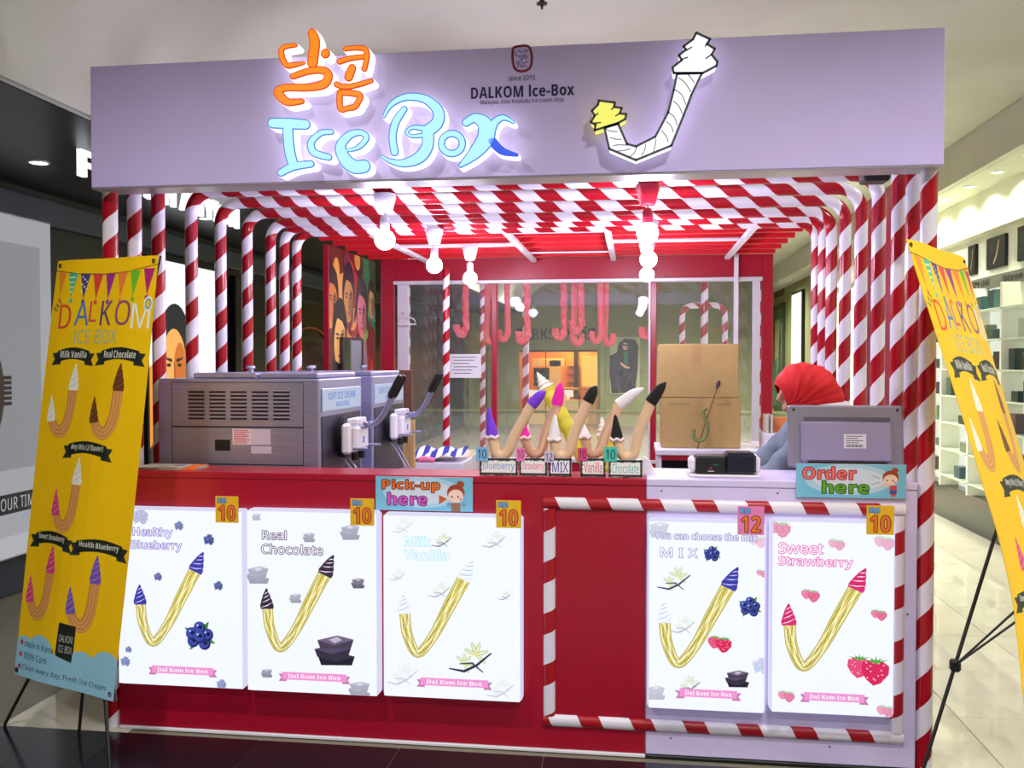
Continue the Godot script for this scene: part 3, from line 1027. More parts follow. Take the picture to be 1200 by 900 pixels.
func name_card(r: Rect2, word: String, wcol: Color, num: String, ncol: Color, nr: Rect2, label: String) -> void:
	var zz := 0.0
	var a := pz(r.position.x, r.end.y, zz)
	var b := pz(r.end.x, r.position.y, zz)
	a.y = 1.098
	var t := thing("name_card", label, "name card", Vector3((a.x + b.x) * 0.5, 1.098, zz), "flavour cards along the counter ledge")
	var w := b.x - a.x
	var h := b.y - a.y
	var mb := MB.new()
	mb.box(Vector3((a.x + b.x) * 0.5, (a.y + b.y) * 0.5, zz), Vector3(w, h, 0.004), 0.0008)
	part(t, "word_card", mb, printed("card_" + word, label_print(word, wcol, 20.0 * w / h), 0.8))
	mb = MB.new()
	mb.box(Vector3((a.x + b.x) * 0.5, 1.103, zz - 0.0065), Vector3(w * 0.8, 0.01, 0.008), 0.002)
	part(t, "card_foot", mb, m_white)
	var na := pz(nr.position.x, nr.end.y, zz + 0.004)
	var nb := pz(nr.end.x, nr.position.y, zz + 0.004)
	var c := Cv.new(15, 17, 136, ncol)
	ctext(c, num, 2.0, 3, 11, Color8(26, 28, 40), 11, sans)
	mb = MB.new()
	mb.box((na + nb) * 0.5, Vector3(nb.x - na.x, nb.y - na.y, 0.003), 0.0006)
	part(t, "price_tag", mb, printed("tag_%s_%s" % [word, num], c.done(), 0.8))

func light_box(x0: float, x1: float, y0: float, y1: float, tex: Texture2D, label: String) -> void:
	var zb := 0.032
	var zf := 0.10
	var t := thing("light_box", label, "light box", Vector3((x0 + x1) * 0.5, y0, zb), "lit menu boxes on the counter front")
	part(t, "housing", bx(Vector3(x0, y0, zb), Vector3(x1, y1, zf), 0.012), glow("housing_glow", Color8(220, 218, 246), 0.85))
	var mb := MB.new()
	mb.box(Vector3((x0 + x1) * 0.5, (y0 + y1) * 0.5, zf + 0.002), Vector3(x1 - x0 - 0.014, y1 - y0 - 0.014, 0.004))
	part(t, "menu_print_light", mb, printed("menu_" + label, tex, 0.35, LIT))
	area(Vector3((x0 + x1) * 0.5, (y0 + y1) * 0.5, zf + 0.03), Vector3(0, 0, 1), x1 - x0, y1 - y0, Color8(236, 240, 255), 0.05)
const LIT := 0.98
func price_card(cx: float, cy: float, zf: float, num: String, back: Color, label: String, turn := 0.0) -> void:
	var mb := MB.new()
	mb.box(Vector3.ZERO, Vector3(0.098, 0.108, 0.003), 0.0006, Transform3D(Basis(Vector3(0, 0, 1), turn), Vector3(cx, cy, zf)))
	var key := "price_%s_%s" % [num, back.to_html()]
	if not mats.has(key):
		printed(key, price_print(num, back), 0.6)
	single("price_card", mb, mats[key], label, "price card", "price cards on the light boxes")

func machine(z0: float, z1: float, x0: float, x1: float, label: String, detailed: bool) -> void:
	# a twin soft-serve freezer whose dispensing front faces the right (+x); z0 is the side towards the viewer
	var yb := 0.786
	var yt := 1.478
	var t := thing("soft_serve_machine", label, "ice cream machine", Vector3((x0 + x1) * 0.5, yb, (z0 + z1) * 0.5))
	var b := part(t, "body", bx(Vector3(x0, yb + 0.03, z1), Vector3(x1, yt, z0), 0.006), m_steel)
	for q in [[x0 + 0.05, z0 - 0.05], [x1 - 0.05, z0 - 0.05], [x0 + 0.05, z1 + 0.05], [x1 - 0.05, z1 + 0.05]]:
		part(t, "foot", tb([Vector3(q[0], yb, q[1]), Vector3(q[0], yb + 0.032, q[1])], 0.02, 12), m_black)
	var dark := mat("slot_dark", Color8(16, 16, 22), 0.6)
	var w := x1 - x0
	part(t, "panel_seam", bx(Vector3(x0 + w * 0.09 - 0.003, yt - 0.388, z0 - 0.001), Vector3(x1 - 0.072, yt - 0.015, z0 + 0.0012)), dark)
	# side panels with a louvred grille
	part(t, "upper_side_panel", bx(Vector3(x0 + w * 0.09, yt - 0.215, z0), Vector3(x1 - 0.075, yt - 0.018, z0 + 0.004), 0.0015), m_steel)
	part(t, "lower_side_panel", bx(Vector3(x0 + w * 0.09, yt - 0.385, z0), Vector3(x1 - 0.075, yt - 0.221, z0 + 0.004), 0.0015), m_steel)
	for col in 5:
		for row in 8:
			var lx := x0 + w * (0.195 + 0.132 * col)
			var ly := yt - 0.058 - row * 0.0172
			var lo := MB.new()
			lo.span(Vector3(lx, ly - 0.0055, z0 + 0.003), Vector3(lx + w * 0.1, ly + 0.0035, z0 + 0.0052))
			part(b, "louvre_slot", lo, dark)
			var lip := MB.new()
			lip.tube([Vector3(lx - 0.002, ly + 0.0045, z0 + 0.006), Vector3(lx + w * 0.1 + 0.002, ly + 0.0045, z0 + 0.006)], 0.003, 8)
			part(b, "louvre_lip", lip, m_steel)
	if detailed:
		part(t, "power_plate", bx(Vector3(x0 + w * 0.36, yt - 0.325, z0 + 0.003), Vector3(x0 + w * 0.455, yt - 0.275, z0 + 0.006), 0.001), m_black)
		var c := Cv.new(40, 34, 272, Color8(226, 206, 216))
		for i in 9:
			c.rect(3, 2.5 + i * 3.4, 30 + 5.0 * sin(i * 2.3), 1.5, Color8(200, 60, 76))
		part(t, "warning_label", bx(Vector3(x0 + w * 0.47, yt - 0.296, z0 + 0.003), Vector3(x0 + w * 0.585, yt - 0.225, z0 + 0.0055)), printed("warning", c.done(), 0.6))
		part(t, "paper_label", bx(Vector3(x0 + w * 0.585, yt - 0.296, z0 + 0.003), Vector3(x0 + w * 0.705, yt - 0.226, z0 + 0.005)), mat("pale_label", Color8(204, 190, 214), 0.6))
		part(t, "paper_label", bx(Vector3(x0 + w * 0.585, yt - 0.335, z0 + 0.003), Vector3(x0 + w * 0.71, yt - 0.303, z0 + 0.005)), mat("pale_label", Color8(204, 190, 214), 0.6))
	# hopper lids with knobs
	for k in 2:
		var lx0 := x0 + w * (0.2 if k == 0 else 0.62)
		var lx1 := x0 + w * (0.6 if k == 0 else 0.98)
		var lid := part(t, "hopper_lid", bx(Vector3(lx0, yt + 0.001, z1 + 0.05), Vector3(lx1, yt + 0.026, z0 - 0.03), 0.006), m_steel)
		var mb := MB.new()
		var kx := Transform3D(Basis.IDENTITY, Vector3((lx0 + lx1) * 0.5, 0, (z0 + z1) * 0.5))
		mb.lathe([Vector2(0.009, yt + 0.026), Vector2(0.009, yt + 0.042), Vector2(0.022, yt + 0.046), Vector2(0.022, yt + 0.055), Vector2(0.018, yt + 0.058), Vector2(0, yt + 0.058)], 14, kx)
		part(lid, "knob", mb, m_steel)
	# front (facing +x): control panel, dispensing head, drip tray
	var zc := (z0 + z1) * 0.5
	var c2 := Cv.new(60, 16, 160, Color8(176, 196, 214))
	ctext(c2, "SOFT ICE CREAM", 8, 3, 5, Color8(40, 110, 190), 42, sans_bold)
	ctext(c2, "MACHINE", 20, 10, 3.5, Color8(40, 110, 190), 20, sans_bold)
	part(t, "control_panel", bx(Vector3(x1, yt - 0.15, z1 + 0.03), Vector3(x1 + 0.006, yt - 0.045, z0 - 0.03), 0.002), printed("control_panel", c2.done(), 0.3))
	part(t, "front_recess", bx(Vector3(x1, yb + 0.06, z1 + 0.03), Vector3(x1 + 0.004, yt - 0.17, z0 - 0.03), 0.001), mat("dark_steel", Color8(70, 62, 84), 0.35, 0.9))
	var pw := mat("white_plastic", Color8(232, 226, 236), 0.35)
	var hd := MB.new()
	hd.span(Vector3(x1 + 0.03, 1.12, zc - 0.11), Vector3(x1 + 0.075, 1.265, zc + 0.11), 0.012)
	hd.span(Vector3(x1 + 0.075, 1.14, zc - 0.085), Vector3(x1 + 0.108, 1.25, zc + 0.085), 0.01)
	for s in [-1.0, 0.0, 1.0]:
		hd.span(Vector3(x1 + 0.05, 1.26, zc + s * 0.06 - 0.017), Vector3(x1 + 0.1, 1.288, zc + s * 0.06 + 0.017), 0.005)
	var head := part(t, "dispensing_head", hd, pw)
	part(head, "blue_mark", bx(Vector3(x1 + 0.1075, 1.17, zc - 0.012), Vector3(x1 + 0.1095, 1.2, zc + 0.012)), mat("blue_mark", Color8(70, 130, 210), 0.5))
	part(t, "freezing_cylinder", tb([Vector3(x1, 1.195, zc), Vector3(x1 + 0.032, 1.195, zc)], 0.1, 20), m_black)
	for s in [-1.0, 1.0]:
		part(head, "nozzle", tb([Vector3(x1 + 0.08, 1.125, zc + s * 0.05), Vector3(x1 + 0.08, 1.09, zc + s * 0.05)], 0.017, 12), m_black)
		part(head, "clamp_screw", tb([Vector3(x1 + 0.09, 1.15, zc + s * 0.11), Vector3(x1 + 0.16, 1.15, zc + s * 0.11)], 0.006, 8), m_steel)
		var zz: float = zc + s * 0.035
		var lever := part(t, "lever", tb(smooth([Vector3(x1 + 0.06, 1.243, zz), Vector3(x1 + 0.14, 1.25, zz), Vector3(x1 + 0.2, 1.295, zz), Vector3(x1 + 0.25, 1.39, zz)], 5), 0.0085, 10), m_steel)
		part(lever, "grip", tb([Vector3(x1 + 0.246, 1.385, zz), Vector3(x1 + 0.252, 1.4, zz), Vector3(x1 + 0.296, 1.483, zz), Vector3(x1 + 0.3, 1.49, zz)], [0.012, 0.017, 0.016, 0.01], 12), m_black)
		part(lever, "hinge_pin", tb([Vector3(x1 + 0.13, 1.262, zz - 0.02), Vector3(x1 + 0.13, 1.262, zz + 0.02)], 0.009, 10), m_steel)
		part(t, "tray_rod", tb(smooth([Vector3(x1 + 0.02, 1.09, zz), Vector3(x1 + 0.06, 1.04, zz), Vector3(x1 + 0.12, 0.93, zz)], 4), 0.005, 8), m_steel)
	part(t, "drip_tray", bx(Vector3(x1 + 0.02, 0.9, zc - 0.16), Vector3(x1 + 0.17, 0.93, zc + 0.16), 0.006), m_steel)

func letter_strokes(data: Array, off: Vector2, zoom: float, z: float) -> Array:
	var out := []
	for s in data:
		var pts := []
		for p in s:
			var w := pz(off.x + p[0] / zoom, off.y + p[1] / zoom, z)
			pts.append(Vector3(w.x, w.y, p[2] * 1.2 / zoom / 296.0))
		out.append(smooth(pts, 5) if pts.size() > 2 else pts)
	return out
func channel_letter(t: Node3D, called: String, strokes: Array, zb: float, zf: float, face: Material, rim: Material) -> void:
	var side := MB.new()
	var edge := MB.new()
	var front := MB.new()
	for s in strokes:
		var wide := []
		var slim := []
		for p in s:
			wide.append(Vector3(p.x, p.y, p.z + 0.002))
			slim.append(Vector3(p.x, p.y, maxf(p.z * 0.5, p.z - 0.010)))
		side.ribbon(wide, zb, zf - 0.004)
		edge.ribbon(s, zf - 0.004, zf)
		front.ribbon(slim, zf, zf + 0.002)
	var b := part(t, called + "_light", side, glow("letter_side_glow", Color8(255, 253, 248), 1.5))
	part(b, "lit_rim", edge, rim)
	part(b, "lit_face", front, face)

func x_banner(corners: Array, bow: float, label: String, feet: Array, joint: Vector3, arms := []) -> void:
	# corners: rows of [left, right] points from the top down
	var n: int = corners.size()
	var base: Vector3 = (corners[n - 1][0] + corners[n - 1][1]) * 0.5
	base.y = 0.0
	var t := thing("banner_stand", label, "banner", base)
	var mb := MB.new()
	var cols := 10
	var nrm: Vector3 = (corners[0][1] - corners[0][0]).cross(corners[n - 1][0] - corners[0][0]).normalized()
	if nrm.z < 0.0:
		nrm = -nrm
	var rows := 28
	var grid := []
	for i in rows + 1:
		var f := float(i) / rows * (n - 1)
		var a := mini(int(floor(f)), n - 2)
		var L: Vector3 = corners[a][0].lerp(corners[a + 1][0], f - a)
		var R: Vector3 = corners[a][1].lerp(corners[a + 1][1], f - a)
		var row := []
		for j in cols + 1:
			var s := float(j) / cols
			var o := bow * sin(PI * s) * (0.35 + 0.65 * sin(PI * float(i) / rows)) + 0.004 * sin(9.0 * s + 5.0 * float(i) / rows)
			row.append(L.lerp(R, s) + nrm * o)
		grid.append(row)
	for back in 2:
		for i in rows:
			for j in cols:
				var o := nrm * (0.0 if back == 0 else -0.0015)
				var q := [grid[i][j] + o, grid[i][j + 1] + o, grid[i + 1][j + 1] + o, grid[i + 1][j] + o]
				var u0 := float(j) / cols
				var u1 := float(j + 1) / cols
				var v0 := float(i) / rows
				var v1 := float(i + 1) / rows
				var tw := nrm if back == 0 else -nrm
				mb.f(q[0], q[1], q[2], tw, Vector2(u0, v0), Vector2(u1, v0), Vector2(u1, v1))
				mb.f(q[0], q[2], q[3], tw, Vector2(u0, v0), Vector2(u1, v1), Vector2(u0, v1))
	if not mats.has("banner_print"):
		printed("banner_print", banner_print(), 0.42)
	part(t, "vinyl_sheet", mb, mats["banner_print"])
	var bk := -nrm * 0.02
	for e in [[0, 0], [0, 1], [n - 1, 0], [n - 1, 1]]:
		var p: Vector3 = corners[e[0]][e[1]]
		var inn: Vector3 = (corners[e[0]][1 - e[1]] - p).normalized() * 0.022 + (corners[n - 1 - e[0]][e[1]] - p).normalized() * 0.022
		var ring := []
		for i in 13:
			var a := TAU * i / 12.0
			var ex: Vector3 = (corners[0][1] - corners[0][0]).normalized()
			ring.append(p + inn + nrm * 0.003 + ex * cos(a) * 0.007 + Vector3.UP * sin(a) * 0.007)
		var g := MB.new()
		g.tube(ring, 0.003, 6, false)
		part(t, "eyelet", g, m_black)
	if arms.is_empty():
		for e in [[0, 0], [0, 1], [n - 1, 0], [n - 1, 1]]:
			arms.append(corners[e[0]][e[1]] + bk * 0.5)
	for k in arms.size():
		part(t, "support_arm", tb([joint, arms[k]], 0.007 if k == 0 else 0.004, 8), m_black)
	for q in feet:
		part(t, "leg", tb([joint, q], 0.007, 8), m_black)
	var j := MB.new()
	j.box(joint, Vector3(0.035, 0.045, 0.035), 0.008)
	part(t, "hub", j, m_black)

func hanging_hook(at: Vector3, drop: float, twisted: bool, flip: float, label: String) -> void:
	var r := 0.026
	var pts := [at, at + Vector3(0.004, -drop * 0.5, 0), at + Vector3(0.008 * flip, -drop + 0.07, 0)]
	for i in 7:
		var a := PI * i / 6.0
		pts.append(at + Vector3(-flip * 0.034 * (1.0 - cos(a)), -drop + 0.05 - sin(a) * 0.05, 0))
	pts.append(at + Vector3(-flip * 0.068, -drop + 0.085, 0))
	var mb := MB.new()
	mb.tube(smooth(pts, 5), r, 14, true, 0.0, 0.0, Vector3.ZERO, 0.3 if twisted else 0.0)
	var o := single("hanging_cone_hook", mb, mat("pink_foam", Color8(232, 84, 96), 0.5), label, "hook cone", "pink hook cones hanging behind the kiosk glass")
	o.set_meta("kind", "")
	o.remove_meta("kind")

func _ready() -> void:
	rng.seed = 7
	sans = SystemFont.new(); sans.font_names = PackedStringArray(["Droid Sans"])
	sans_bold = SystemFont.new(); sans_bold.font_names = PackedStringArray(["Droid Sans"]); sans_bold.font_weight = 700
	serif = SystemFont.new(); serif.font_names = PackedStringArray(["Droid Serif"]); serif.font_weight = 700
	# ---- camera, environment, light
	var cam := Camera3D.new()
	cam.name = "camera"
	cam.fov = rad_to_deg(2.0 * atan(450.0 / FOCAL))
	add_child(cam)
	cam.position = eye
	cam.basis = look
	cam.current = true
	var we := WorldEnvironment.new()
	we.name = "environment"
	var env := Environment.new()
	env.background_mode = Environment.BG_COLOR
	env.background_color = Color8(4, 4, 5)
	env.tonemap_mode = Environment.TONE_MAPPER_LINEAR
	env.tonemap_exposure = 1.05
	env.sdfgi_enabled = true
	env.ssao_enabled = true
	env.ssil_enabled = true
	we.environment = env
	add_child(we)
	# added ceiling downlights that brighten the kiosk and the mall behind it
	var spots := [[-1.1, 1.9], [1.2, 1.9], [-1.1, 4.3], [1.2, 4.3], [2.7, -0.55], [2.7, 1.4], [2.7, 3.2], [2.5, -7.0], [2.5, -11.0], [2.5, -15.0], [-1.1, 6.4], [1.2, 6.4], [-1.0, -7.0], [1.4, -7.0], [-1.0, -11.0], [1.4, -11.0], [-1.0, -15.0], [1.4, -15.0]]
	for p in spots:
		var rank := 0
		for o in spots:
			if absf(o[0] - p[0]) < 0.4 and o[1] > p[1]:
				rank += 1
		downlight(Vector3(p[0], 3.53, p[1]), 0.075, (2.6 if p[0] > 2.0 else 5.0) if p[1] > -4.0 else 14.0, Color8(252, 249, 244), "added round recessed mall ceiling downlight, %s row, %s from the near end" % ["left" if p[0] < 0.0 else ("middle" if p[0] < 2.0 else "right"), NTH[rank]])
	# ---- shared materials
	m_stripe = mat("candy_stripe", Color.WHITE, 0.16)
	m_stripe.albedo_texture = stripe_tex()
	m_stripe.metallic_specular = 0.5
	m_red = grain(mat("red_laminate", Color8(168, 14, 46), 0.3), 0.02, 0.95, 1.0, Vector3(1.4, 1.4, 1.4), 3)
	m_white = mat("white_paint", Color8(226, 222, 236), 0.4)
	m_steel = grain(mat("brushed_steel", Color8(172, 170, 206), 0.4, 0.72), 0.015, 0.92, 1.0, Vector3(0.7, 22.0, 22.0), 5)
	m_black = mat("black_plastic", Color8(18, 18, 22), 0.45)
	m_glass = mat("window_glass", Color(0.9, 0.96, 0.94, 0.04), 0.0)
	m_glass.transparency = BaseMaterial3D.TRANSPARENCY_ALPHA
	print("mall"); mall()
	print("kiosk"); kiosk_shell()
	print("signs"); header_sign()
	print("counter"); counter_front()
	print("inside"); kiosk_inside()
	print("person"); clerk()
	print("banners"); banners()
	print("back"); far_back()
	print("done")

func downlight(at: Vector3, r: float, energy: float, col: Color, label: String, group := "added downlights of the mall") -> void:
	var t := thing("ceiling_downlight", label, "downlight", at, group)
	var x := Transform3D(Basis.IDENTITY, at)
	var mb := MB.new()
	mb.lathe([Vector2(r * 1.25, 0.0), Vector2(r * 1.25, -0.006), Vector2(r * 1.02, -0.008), Vector2(r, 0.0)], 24, x)
	part(t, "trim_ring", mb, m_white if m_white else mat("white_paint", Color8(226, 222, 236), 0.4))
	mb = MB.new()
	mb.lathe([Vector2(r, -0.002), Vector2(0, -0.003)], 24, x)
	part(t, "lamp_lens", mb, glow("lens_glow_%s" % col.to_html(), col, 6.0))
	var l := SpotLight3D.new()
	l.name = numbered("downlight_glow")
	l.light_color = col
	l.light_energy = energy
	l.light_size = r
	l.spot_range = 30.0
	l.spot_attenuation = 2.0
	l.spot_angle = 74.0
	l.spot_angle_attenuation = 0.6
	l.shadow_enabled = true
	add_child(l)
	l.position = at + Vector3(0, -0.02, 0)
	l.rotation_degrees = Vector3(-90, 0, 0)

# ---------------------------------------------------------------- the mall
const NTH := ["first", "second", "third", "fourth", "fifth", "sixth", "seventh", "eighth", "ninth", "tenth", "eleventh", "twelfth", "thirteenth", "fourteenth"]
func mall() -> void:
	var plaster := grain(mat("ceiling_plaster", Color8(198, 199, 184), 0.9), 0.01, 0.96, 1.0, Vector3(0.5, 0.5, 0.5), 11)
	var ink := grain(mat("shop_black", Color8(14, 17, 24), 0.35), 0.02, 0.8, 1.0, Vector3(0.8, 0.8, 0.8), 12)
	# floor: slab with tiles laid on it
	var fl := struct("floor", bx(Vector3(-4.0, -0.2, -24.0), Vector3(4.6, -0.004, 8.4)), mat("floor_slab", Color8(126, 120, 104), 0.35))
	var cream := []
	var inkt := []
	for k in 3:
		var c := grain(mat("cream_tile_%d" % k, Color8(222 - k * 4, 217 - k * 4, 196 - k * 4), 0.035), 0.008, 0.96, 1.0, Vector3(0.9, 0.9, 0.9), 20 + k)
		cream.append(c)
		inkt.append(mat("black_tile_%d" % k, Color8(18 + k * 2, 20 + k * 2, 28 + k * 2), 0.16))
	var tile := MB.new()
	tile.box(Vector3(0, -0.004, 0), Vector3(0.582, 0.008, 0.637), 0.0012)
	var tmesh := tile.done()
	var edge_z := 0.075
	for ix in range(-7, 6):
		for iz in range(-14, 3):
			var x := 1.96 + 0.585 * (ix + 0.5)
			var z := edge_z - 0.64 * 0.5 + 0.64 * (iz + (1 if iz >= 1 else 0) * 0)
			if iz >= 1:
				z = edge_z + 0.64 * (iz - 0.5)
			if iz >= 1:
				if x < -2.6 or x > 2.7:
					continue
			elif x > -1.4 and x < 1.5:
				continue
			elif x < -3.5 or x > 3.75 or (x < 0.0 and iz < -6) or (iz < -12):
				continue
			var o := MeshInstance3D.new()
			o.name = "tile"
			o.mesh = tmesh
			o.material_override = (inkt if iz >= 1 else cream)[absi(ix * 7 + iz * 3) % 3]
			fl.add_child(o, true)
			o.position = Vector3(x, 0, z)
	# ceiling with bulkheads and soffits along both shop fronts
	struct("ceiling", bx(Vector3(-4.0, 3.53, -24.0), Vector3(4.6, 3.75, 8.4)), plaster)
	var cove := MB.new()
	for i in 16:
		var ta := PI * 0.5 * i / 16.0
		var tb2 := PI * 0.5 * (i + 1) / 16.0
		var pa := Vector3(-2.07 + 1.0 * (1.0 - cos(ta)), 2.75 + 0.78 * sin(ta), 0)
		var pb := Vector3(-2.07 + 1.0 * (1.0 - cos(tb2)), 2.75 + 0.78 * sin(tb2), 0)
		var na := Vector3(0.78 * cos(ta), -sin(ta), 0).normalized()
		var nb := Vector3(0.78 * cos(tb2), -sin(tb2), 0).normalized()
		var z0 := Vector3(0, 0, -18.3)
		var z1 := Vector3(0, 0, 8.0)
		cove.t(pa + z0, pb + z0, pb + z1, na, nb, nb)
		cove.t(pa + z0, pb + z1, pa + z1, na, nb, na)
		cove.q(pa + z0 - na * 0.05, pb + z0 - nb * 0.05, pb + z1 - nb * 0.05, pa + z1 - na * 0.05, -na)
	struct("trim_1", cove, plaster)
	struct("trim_2", bx(Vector3(-3.62, 2.75, -18.3), Vector3(-2.13, 2.8, 8.0)), ink)
	struct("trim_3", bx(Vector3(3.4, 3.17, -18.3), Vector3(3.46, 3.53, 8.0), 0.004), plaster)
	struct("trim_4", bx(Vector3(3.46, 3.17, -18.3), Vector3(3.8, 3.22, 8.0)), plaster)
	struct("wall_left", bx(Vector3(-3.9, -0.1, -24.0), Vector3(-3.6, 3.53, 8.0)), ink)
	struct("trim_5", bx(Vector3(-3.6, 2.52, -18.3), Vector3(-3.54, 2.7, 8.0), 0.01), mat("slate_band", Color8(52, 60, 70), 0.4))
	struct("baseboard_left", bx(Vector3(-3.6, 0.0, -18.3), Vector3(-3.57, 0.24, 8.0), 0.004), mat("slate_band", Color8(52, 60, 70), 0.4))
	struct("wall_front", bx(Vector3(-3.9, -0.1, 8.0), Vector3(4.5, 3.6, 8.3)), mat("mall_paint", Color8(190, 184, 172), 0.8))
	# left shop: light boxes, lettering, recessed lamp
	downlight(Vector3(-2.98, 2.75, -1.45), 0.05, 0.12, Color8(236, 255, 226), "small greenish downlight in the black soffit left of the kiosk", "")
	downlight(Vector3(-2.98, 2.75, -3.6), 0.05, 0.12, Color8(236, 255, 226), "small downlight in the black soffit beside the lit letters", "")
	var wb := thing("poster_light_box", "grey watch advertisement light box on the black shop wall at the far left", "light box", Vector3(-3.6, 0.24, -1.85))
	part(wb, "frame", bx(Vector3(-3.6, 0.26, -2.32), Vector3(-3.5, 2.53, -1.42), 0.006), mat("alu_frame", Color8(170, 170, 172), 0.4, 0.5))
	var q := MB.new()
	q.q(Vector3(-3.497, 2.515, -1.43), Vector3(-3.497, 2.515, -2.31), Vector3(-3.497, 0.275, -2.31), Vector3(-3.497, 0.275, -1.43), Vector3(1, 0, 0))
	part(wb, "watch_print_light", q, printed("watch_print", watch_print(), 0.4, 0.62))
	var mb2 := thing("poster_light_box", "white lit poster of a dark-haired man in a black suit behind the striped poles", "light box", Vector3(-3.6, 0.5, -4.3))
	part(mb2, "frame", bx(Vector3(-3.6, 0.5, -5.06), Vector3(-3.5, 2.46, -3.6), 0.006), m_black)
	q = MB.new()
	q.q(Vector3(-3.497, 2.44, -3.62), Vector3(-3.497, 2.44, -5.04), Vector3(-3.497, 0.52, -5.04), Vector3(-3.497, 0.52, -3.62), Vector3(1, 0, 0))
	part(mb2, "man_print_light", q, printed("man_print", man_print(), 0.4, 1.0))
	area(Vector3(-3.45, 1.48, -4.33), Vector3(1, 0, 0), 1.4, 1.9, Color8(250, 252, 255), 0.35)
	var st := thing("shop_lettering", "white lit shop letters hanging under the black soffit behind the header", "sign", Vector3(-2.55, 2.6, -1.2))
	var lw := glow("letter_white_glow", Color8(246, 248, 255), 1.2)
	for a in [["F", -1.16, 0.15], ["A", -1.62, 0.14], ["S", -1.86, 0.13], ["H", -2.1, 0.14], ["A", -2.32, 0.16], ["N", -2.5, 0.14], ["Y", -2.68, 0.14], ["I", -2.84, 0.04], ["O", -2.92, 0.16], ["N", -3.1, 0.14]]:
		text_mesh(st, "letter_light", a[0], sans_bold, 0.15, Vector3(-2.55, 2.6, a[1]), lw, PI * 0.5, a[2], 0.03)
	# door recess beside the poster
	struct("door_1", bx(Vector3(-3.6, 0.02, -6.6), Vector3(-3.53, 2.45, -5.4), 0.008), mat("dark_door", Color8(16, 18, 22), 0.25))
	var gp := thing("shop_window_panel", "dark reddish glass shop window between the striped poles", "shop window", Vector3(-3.6, 0.24, -7.6))
	part(gp, "pane", bx(Vector3(-3.6, 0.24, -8.6), Vector3(-3.54, 2.3, -6.8), 0.004), mat("dark_glass", Color8(44, 22, 20), 0.08))
	part(gp, "frame_rail", bx(Vector3(-3.6, 2.3, -8.64), Vector3(-3.52, 2.36, -6.76), 0.004), m_black)
	part(gp, "copper_arch", tb(smooth([Vector3(-3.525, 1.7, -8.4), Vector3(-3.525, 1.95, -8.0), Vector3(-3.525, 1.99, -7.4), Vector3(-3.525, 1.8, -6.9)], 6), 0.015, 8), mat("copper", Color8(170, 84, 44), 0.4, 0.7))
	# right shop: bright white wall with shelves
	var green := grain(mat("sage_wall", Color8(140, 145, 94), 0.6), 0.01, 0.95, 1.0, Vector3(0.6, 0.6, 0.6), 14)
	var bright := mat("shop_white", Color8(232, 234, 214), 0.5)
	struct("wall_right", bx(Vector3(3.8, -0.1, -24.0), Vector3(4.5, 3.53, 8.0)), bright)
	struct("trim_6", bx(Vector3(3.7, 2.74, -12.6), Vector3(3.8, 2.81, 8.0), 0.004), mat("trim_shade", Color8(206, 208, 186), 0.5))
	struct("baseboard_right", bx(Vector3(3.62, 0.0, -12.6), Vector3(3.8, 0.34, 8.0), 0.006), mat("plinth_green", Color8(40, 50, 42), 0.18))
	struct("trim_7", bx(Vector3(3.76, 0.0, -18.3), Vector3(3.8, 3.53, -13.2), 0.004), green)
	for i in 6:
		downlight(Vector3(3.6, 3.17, -7.3 + i * 0.66), 0.045, 1.7, Color8(252, 254, 222), "warm downlight in the pale soffit above the right shop, %s from the far end" % NTH[i], "downlights along the right shop soffit")
	for p in [[-4.947, -5.39, 2.405, 2.69, "black framed jewellery picture above the shop shelves, nearest whole one"], [-5.66, -5.865, 2.4, 2.685, "dark narrow picture above the shop shelves, beside the banner edge"], [-4.3, -4.693, 2.41, 2.7, "dark picture cut by the right edge above the shop shelves"]]:
		var pt := thing("wall_picture", p[4], "picture", Vector3(3.8, p[2], p[0]))
		part(pt, "frame", bx(Vector3(3.775, p[2], p[1]), Vector3(3.8, p[3], p[0]), 0.003), m_black)
		var c := Cv.new(44, 28, 224, Color8(24, 30, 34))
		c.line([Vector2(30, 4), Vector2(27, 12), Vector2(24, 18), Vector2(18, 24)], [2.5, 3.0, 2.5, 1.6], Color8(214, 176, 120))
		c.disc(Vector2(12, 10), 4, 5, Color8(50, 60, 56))
		var pq := MB.new()
		pq.q(Vector3(3.773, p[3] - 0.01, p[1] + 0.01), Vector3(3.773, p[3] - 0.01, p[0] - 0.01), Vector3(3.773, p[2] + 0.01, p[0] - 0.01), Vector3(3.773, p[2] + 0.01, p[1] + 0.01), Vector3(-1, 0, 0))
		if not mats.has("jewel_print"):
			printed("jewel_print", c.done(), 0.3)
		part(pt, "print", pq, mats["jewel_print"])
	var sg := thing("shop_sign_strip", "grey sign strip with small dark lettering over the shop shelves", "sign", Vector3(3.8, 2.2, -5.5))
	part(sg, "strip", bx(Vector3(3.70, 2.22, -8.2), Vector3(3.8, 2.33, -2.2), 0.004), mat("sign_grey", Color8(104, 106, 90), 0.5))
	text_mesh(sg, "lettering", "TRIPP-INN", sans_bold, 0.06, Vector3(3.70, 2.245, -5.6), m_black, -PI * 0.5, 0.5)
	text_mesh(sg, "lettering", "Dixon", sans_bold, 0.06, Vector3(3.70, 2.245, -4.78), m_black, -PI * 0.5, 0.4)
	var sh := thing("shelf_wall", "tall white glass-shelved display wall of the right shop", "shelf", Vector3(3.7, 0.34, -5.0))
	part(sh, "glowing_back_panel", bx(Vector3(3.74, 0.34, -8.2), Vector3(3.8, 2.22, -2.2)), glow("shelf_back_glow", Color8(240, 246, 226), 0.8))  # glow added to the back panel to brighten the shelves
	for i in 9:
		part(sh, "upright", bx(Vector3(3.56, 0.34, -8.2 + i * 0.75 - 0.02), Vector3(3.74, 2.22, -8.2 + i * 0.75 + 0.02), 0.003), bright)
